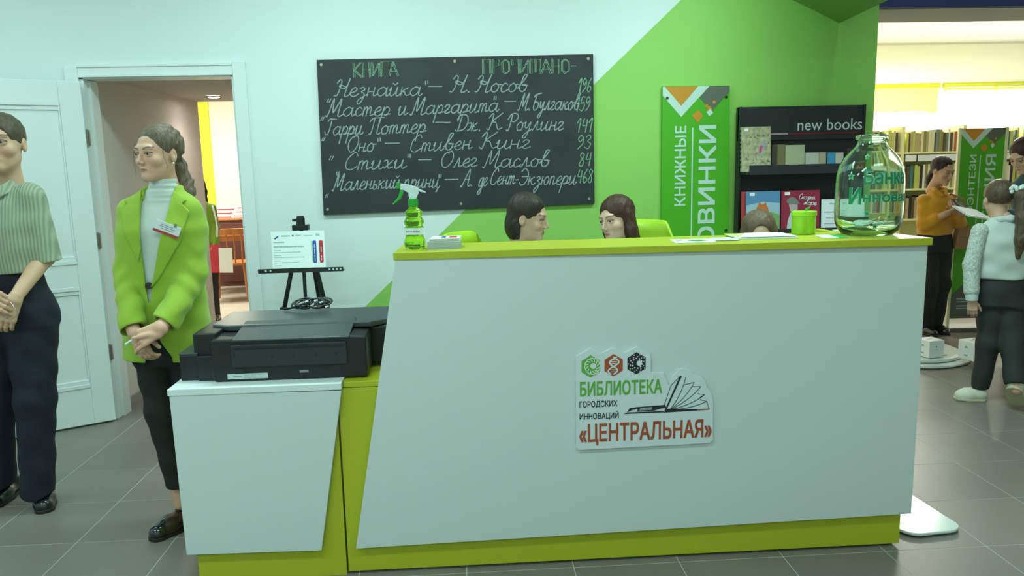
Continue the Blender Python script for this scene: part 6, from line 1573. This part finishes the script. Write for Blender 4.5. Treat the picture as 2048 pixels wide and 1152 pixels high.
for hl, te in (((5.86, 3.20, 0), (5.89, 2.97, 0)), ((5.98, 3.24, 0), (6.02, 3.01, 0))): shoe(Y_, hl, te, M_lsh, M_sole)
ph = tag(bpy.data.objects.new('smartphone', None), 'dark smartphone held by the woman in mustard shirt', 'phone'); C.objects.link(ph); ph.location = (5.945, 2.865, 1.095); ph.rotation_euler = (.65, 0, .35)
box('phone_body', M_black, -.036, .036, -.075, .075, -.004, .004, ph, bevel=.003); box('phone_screen', mat('phone_screen', (.05, .06, .07), .1), -.032, .032, -.068, .068, .004, .0048, ph)
hb_ = tag(bpy.data.objects.new('shoulder_bag', None), 'tan shoulder bag hanging at the hip of the woman in mustard shirt', 'bag'); C.objects.link(hb_); hb_.location = (6.115, 3.08, .72)
M_bag = mat('tan_leather', (.30, .17, .08), .5, bump=.1)
MB().prism([(-.07, 0), (.07, 0), (.06, .17), (-.045, .19)], -.035, .035, 'y').build('bag_body', M_bag, hb_, bevel=.012, seg=3); MB().prism([(-.05, .10), (.062, .10), (.06, .18), (-.045, .195)], -.045, -.035, 'y').build('flap', M_bag, hb_, bevel=.004)
mb = MB(); mb.tube([(-.04, 0, .185), (-.02, -.05, .30), (-.065, -.09, .41), (-.115, .0, .455), (-.10, .08, .42), (.0, .06, .3), (.05, 0, .175)], .009, 8); mb.build('strap', M_bag, hb_, smooth=True)

# ------------------------------------------------------------------ girl walking, seen from behind
G_ = Fig('girl in white blouse and grey trousers walking away, white bow in ponytail', 5.17, 1.27)
SG = (.62, .38, .27); GY = -.25
M_blo = cloth('white_blouse', (.60, .68, .64), bump=.2); M_gt = cloth('dark_grey_trousers', (.028, .034, .033), sheen=0.0)
gt = [(.765, 5.185, 1.29, .150, .105), (.86, 5.185, 1.285, .155, .10), (.98, 5.18, 1.28, .155, .10), (1.055, 5.175, 1.275, .135, .08), (1.095, 5.17, 1.27, .090, .062), (1.130, 5.168, 1.268, .056, .052)]
gL = [(5.035, 1.28, 1.045), (4.990, 1.27, .85), (4.985, 1.235, .655)]; gR = [(5.315, 1.30, 1.045), (5.36, 1.25, .87), (5.30, 1.13, .80)]
def g_bl(P):
    d = torso(P, gt, GY); fo = folds(P, .004, (25, 10, 60, 0), (-30, 0, 45, 1)); return smin(d+fo, chain(P, gR, [.048, .044, .036], .02), .02)
G_.add('blouse', g_bl, (4.98, 1.04, .73), (5.44, 1.44, 1.16), .005, M_blo)
lace = mat('lace_sleeve', (.56, .62, .58), .85, bump=.9, bscale=170, var=.35, vscale=120)
def g_sl(P):
    d = chain(P, [gL[0], gL[1], (4.985, 1.245, .70)], [.047, .043, .042], .02); return d+.0015*np.sin(P[:, 0]*160)*np.sin(P[:, 2]*160)*np.sin(P[:, 1]*160+1)
G_.add('lace_sleeve', g_sl, (4.90, 1.17, .62), (5.12, 1.36, 1.12), .0035, lace)
G_.add('cuff', lambda P: np.maximum(rcone(P, (4.985, 1.243, .70), (4.985, 1.235, .635), .037, .031), np.abs(P[:, 2]-.668)-.026), (4.93, 1.18, .62), (5.05, 1.30, .73), .004, M_blo)
def g_cl(P): return np.maximum(chain(P, [(5.06, 1.26, 1.075), (5.12, 1.225, 1.10), (5.17, 1.215, 1.105), (5.22, 1.225, 1.10), (5.28, 1.26, 1.075)], [.018, .022, .022, .022, .018], .01), 0) if False else chain(P, [(5.100, 1.29, 1.105), (5.12, 1.235, 1.115), (5.17, 1.215, 1.120), (5.22, 1.235, 1.115), (5.235, 1.29, 1.105)], [.014, .018, .020, .018, .014], .01)
G_.add('collar', g_cl, (5.08, 1.17, 1.06), (5.26, 1.34, 1.16), .004, M_blo)
def g_tr(P):
    d = smin(chain(P, [(5.158, 1.30, .62), (5.145, 1.29, .38), (5.143, 1.33, .10)], [.086, .062, .052], .03), chain(P, [(5.245, 1.28, .62), (5.24, 1.22, .40), (5.205, 1.12, .17)], [.092, .068, .056], .03), .015)
    d = smin(d, torso(P, [(.60, 5.19, 1.30, .150, .12), (.70, 5.19, 1.295, .145, .11), (.785, 5.187, 1.29, .130, .095)], GY), .03); d = d+folds(P, .0035, (30, 15, 40, 0), (20, 0, -35, 2))
    n = V3((5.205, 1.12, .17))-V3((5.24, 1.22, .40)); n /= np.linalg.norm(n); t = (P-V3((5.205, 1.12, .17)))@n
    return smax(smax(d, .075-P[:, 2], .004), np.where(P[:, 1] < 1.24, t-.01, -1), .004)
G_.add('trousers', g_tr, (4.98, 1.02, .04), (5.38, 1.46, .82), .0055, M_gt)
CG_ = (5.155, 1.318, 1.228); AG_ = head_axes(.20, .98, -.05, 0); TG_ = to_head(CG_, AG_, .93)
gh = hand_prims((4.985, 1.235, .645), (.10, -.05, -1), (-.5, -.8, 0), -1, (.25, .35, .3), .72); gh2 = hand_prims((5.30, 1.13, .80), (-.4, -.5, .3), (.3, -.6, .4), 1, (.5, .5, .4), .72)
pts = [tuple(q) for pr_ in gh+gh2 for q in pr_[0]]; lo, hi = bbox_pts(pts, .04)
gb = G_.add('body', lambda P: np.minimum(hand_eval(P, gh), hand_eval(P, gh2)), lo, hi, .003, M_skin, const_col(SG))
def g_core(P):
    d = chain(P, [(5.17, 1.27, 1.12), (5.18, 1.28, .98), (5.19, 1.29, .66)], [.040, .07, .08], .02)
    d = smin(d, chain(P, gL, [.032, .028, .022], .01), .01); d = smin(d, chain(P, [(5.15, 1.30, .62), (5.145, 1.29, .38), (5.143, 1.335, .07)], [.06, .045, .028], .01), .01)
    return smin(d, chain(P, [(5.245, 1.28, .62), (5.24, 1.22, .40), (5.195, 1.09, .13)], [.06, .045, .028], .01), .01)
gc = G_.add('core', g_core, (4.95, 1.02, .03), (5.36, 1.42, 1.18), .007, M_skin, const_col(SG)); gh_ = build_head(G_, CG_, AG_, SG, G_.o, .93, h=.003); join_into(gb, [gc, gh_]); eyes(G_, np.array(CG_), AG_, G_.o, (-.5, .87, 0), sc=.93)
M_gh = hair_mat('girl_brown_hair', (.11, .075, .045), (1, 1, .1), .3)
def g_hair(P):
    Q = TG_(P); d = ell(Q, (0, .020, .040), (.083, .098, .086)); d = smax(d, -ell(Q, (0, -.115, -.020), (.074, .074, .100)), .008); d = smax(d, -.045-Q[:, 2]-.75*np.clip(Q[:, 1], 0, .08), .012)
    return d+wisps(Q, .0013)
G_.add('hair', lambda P: g_hair(P)*F(.93), np.array(CG_)-.14, np.array(CG_)+.14, .0035, M_gh)
def g_pony(P): return chain(P, [(5.180, 1.235, 1.275), (5.200, 1.185, 1.250), (5.208, 1.165, 1.13), (5.205, 1.165, 1.00), (5.20, 1.175, .90)], [.022, .034, .040, .034, .014], .02)+wisps(P, .002)
G_.add('ponytail', g_pony, (5.12, 1.08, .86), (5.30, 1.26, 1.33), .0035, M_gh)
M_bow = mat('bow_white', (.75, .84, .80), .6, bump=.3, bscale=150); rw = random.Random(8)
for cx, cy, cz in ((5.158, 1.195, 1.288), (5.212, 1.185, 1.288)):
    mb = MB()
    for k in range(9):
        a, b_ = rw.uniform(0, 2*PI), rw.uniform(-1, 1); mb.ball((cx+.016*math.cos(a), cy+.008*b_, cz+.016*math.sin(a)), .013, 1, .7, 1, seg=10)
    mb2 = mb; G_.mb('hair_bow', mb2, M_bow, smooth=True)
M_sn = mat('cream_sneaker', (.74, .74, .62), .5); M_snb = mat('sneaker_sole', (.60, .56, .36), .6)
shoe(G_, (5.180, 1.320, .0), (4.998, 1.375, .0), M_sn, M_snb, w_=.038, high=.075, hole=False); shoe(G_, (5.165, 1.075, .150), (5.262, 1.170, .0), M_sn, M_snb, high=.070, hole=False)
tp_ = tag(bpy.data.objects.new('paper_sheets', None), 'open white sheets held out in front of the girl', 'paper'); C.objects.link(tp_); tp_.location = (5.30, 1.72, 1.10); tp_.rotation_euler = (.35, .18, .2)
MB().prism([(-.105, -.05), (.105, -.05), (.105, .13), (-.085, .13)], 0, .004, 'z').build('sheet', M_paper, tp_); MB().prism([(-.10, -.046), (.10, -.046), (.10, .12), (-.08, .12)], .006, .009, 'z').build('sheet', M_paper, tp_)

# ------------------------------------------------------------------ woman bending at the right edge
W_ = Fig('dark haired woman in burgundy skirt leaning over the girl at right edge', 5.95, 2.0)
SW_ = (.55, .34, .23); CW_ = (5.775, 1.97, 1.470); AW_ = head_axes(-.96, -.28, -.55, 0); TW_ = to_head(CW_, AW_, .95)
M_teal = cloth('teal_blouse', (.02, .07, .09)); M_burg = cloth('burgundy_skirt', (.085, .004, .010), sheen=0.0)
wt = [(.86, 5.99, 2.05, .14, .11), (1.00, 5.98, 2.05, .145, .11), (1.18, 5.93, 2.03, .155, .11), (1.28, 5.89, 2.02, .13, .09), (1.335, 5.87, 2.01, .07, .06), (1.36, 5.86, 2.0, .05, .05)]
W_.add('blouse', lambda P: smin(torso(P, wt, -.9), smin(chain(P, [(5.84, 1.90, 1.24), (5.80, 1.86, 1.06), (5.56, 1.79, 1.10)], [.052, .045, .034], .02), chain(P, [(5.99, 2.15, 1.24), (6.0, 2.12, 1.02), (5.80, 2.02, 1.05)], [.052, .045, .034], .02), 0), .03), (5.54, 1.72, .82), (6.20, 2.28, 1.40), .007, M_teal)
W_.add('skirt', lambda P: torso(P, [(.10, 5.99, 2.05, .155, .14), (.5, 5.99, 2.05, .165, .145), (.80, 5.99, 2.05, .16, .13), (.92, 5.99, 2.05, .135, .105)], -.9)+folds(P, .006, (35, 35, 3, 0)), (5.78, 1.84, .06), (6.20, 2.26, .96), .008, M_burg)
w1 = hand_prims((5.56, 1.79, 1.10), (-.9, -.1, .1), (0, 0, 1), 1, (.3, .4, .3), .9); w2 = hand_prims((5.80, 2.02, 1.05), (-.9, -.1, .1), (0, 0, 1), -1, (.3, .4, .3), .9)
pts = [tuple(q) for pr_ in w1+w2 for q in pr_[0]]; lo, hi = bbox_pts(pts, .04)
wb = W_.add('body', lambda P: np.minimum(hand_eval(P, w1), hand_eval(P, w2)), lo, hi, .0045, M_skin, const_col(SW_))
wc = W_.add('core', lambda P: smin(chain(P, [(5.855, 1.995, 1.38), (5.93, 2.03, 1.16), (5.99, 2.05, .60)], [.048, .08, .09], .02), smin(rcone(P, (5.95, 2.0, .5), (5.95, 2.0, .07), .05, .032), rcone(P, (6.05, 2.1, .5), (6.05, 2.1, .07), .05, .032), 0), .02), (5.76, 1.86, .03), (6.2, 2.24, 1.44), .008, M_skin, const_col(SW_))
wh = build_head(W_, CW_, AW_, SW_, W_.o, .95, h=.003); join_into(wb, [wc, wh]); eyes(W_, np.array(CW_), AW_, W_.o, (-.6, -.5, -.7), sc=.95)
M_wh = hair_mat('dark_auburn_hair', (.045, .016, .010), var=.25)
W_.add('hair', lambda P: hair_bob(TW_(P))*F(.95), np.array(CW_)-.2, np.array(CW_)+.2, .0035, M_wh)
for hl, te in (((5.99, 2.03, 0), (5.80, 1.89, 0)), ((6.09, 2.13, 0), (5.90, 1.99, 0))): shoe(W_, hl, te, M_lsh, M_sole)

# ------------------------------------------------------------------ person in the reading room
P_ = Fig('person in green jacket mostly hidden in the doorway, holding a folder and paper', -.60, 4.80)
pt_ = [(.62, -.60, 4.80, .15, .11), (.80, -.60, 4.80, .135, .10), (1.02, -.60, 4.80, .145, .105), (1.14, -.60, 4.80, .135, .09), (1.19, -.60, 4.80, .08, .06), (1.22, -.60, 4.80, .05, .05)]
M_gj = cloth('green_jacket', (.16, .32, .02))
pR = [(-.480, 4.80, 1.13), (-.455, 4.79, .94), (-.445, 4.74, .80)]; pL = [(-.72, 4.80, 1.13), (-.76, 4.79, .92), (-.70, 4.66, .80)]
P_.add('jacket', lambda P: smin(torso(P, pt_, 0), smin(chain(P, pR, [.048, .040, .034], .02), chain(P, pL, [.048, .040, .034], .02), 0), .02), (-.84, 4.60, .58), (-.38, 4.94, 1.25), .006, M_gj)
MB_ = MB(); P_.mb('jacket_stripe', MB().tube([(-.452, 4.745, 1.16), (-.428, 4.740, 1.05), (-.420, 4.742, .94), (-.422, 4.72, .85)], .010, 8), M_lwhite, smooth=True)
P_.add('trousers', lambda P: smin(torso(P, [(.55, -.60, 4.80, .14, .11), (.70, -.60, 4.80, .13, .10)], 0), smin(chain(P, [(-.53, 4.80, .6), (-.53, 4.79, .35), (-.53, 4.80, .07)], [.08, .06, .05], .02), chain(P, [(-.67, 4.80, .6), (-.67, 4.79, .35), (-.67, 4.80, .07)], [.08, .06, .05], .02), 0), .02), (-.80, 4.64, .02), (-.40, 4.96, .74), .008, M_jpant)
CP_ = (-.590, 4.78, 1.345); AP_ = head_axes(.6, -.8, -.1, 0); TP_ = to_head(CP_, AP_, .88)
p1 = hand_prims((-.445, 4.74, .80), (.05, -.25, -1), (.9, -.4, 0), 1, (.5, .7, .5), .85); p2 = hand_prims((-.70, 4.66, .80), (.5, -.3, -.7), (0, -1, 0), -1, (.4, .5, .4), .85)
pts = [tuple(q) for pr_ in p1+p2 for q in pr_[0]]; lo, hi = bbox_pts(pts, .04)
pb = P_.add('body', lambda P: np.minimum(hand_eval(P, p1), hand_eval(P, p2)), lo, hi, .004, M_skin, const_col(SY_))
pc = P_.add('core', lambda P: chain(P, [(-.60, 4.80, 1.24), (-.60, 4.80, 1.08), (-.60, 4.80, .7)], [.044, .07, .08], .02), (-.75, 4.66, .6), (-.45, 4.94, 1.3), .009, M_skin, const_col(SY_)); phd = build_head(P_, CP_, AP_, SY_, P_.o, .88, h=.0035); join_into(pb, [pc, phd]); eyes(P_, np.array(CP_), AP_, P_.o, (.6, -.8, 0), sc=.88)
P_.add('hair', lambda P: hair_long(TP_(P))*F(.88), np.array(CP_)-[.15, .15, .27], np.array(CP_)+[.15, .15, .14], .004, M_yh)
for q in (-.53, -.67): shoe(P_, (q, 4.87, 0), (q+.02, 4.65, 0), M_lsh, M_sole)
fo_ = tag(bpy.data.objects.new('red_folder', None), 'red folder held by the person in the doorway room', 'folder'); C.objects.link(fo_); fo_.location = (-.505, 4.685, .50)
box('cover', mat('folder_red', (.50, .01, .04), .4), 0, .115, 0, .004, 0, .275, fo_, bevel=.001); box('cover', mat('folder_red', (.50, .01, .04), .4), 0, .11, .008, .012, 0, .275, fo_, bevel=.001)
fo_ = tag(bpy.data.objects.new('paper_sheet', None), 'white paper sheet held beside the red folder', 'paper'); C.objects.link(fo_); fo_.location = (-.408, 4.665, .502); fo_.rotation_euler = (0, .03, 0)
box('sheet', M_paper, 0, .130, 0, .002, 0, .245, fo_)
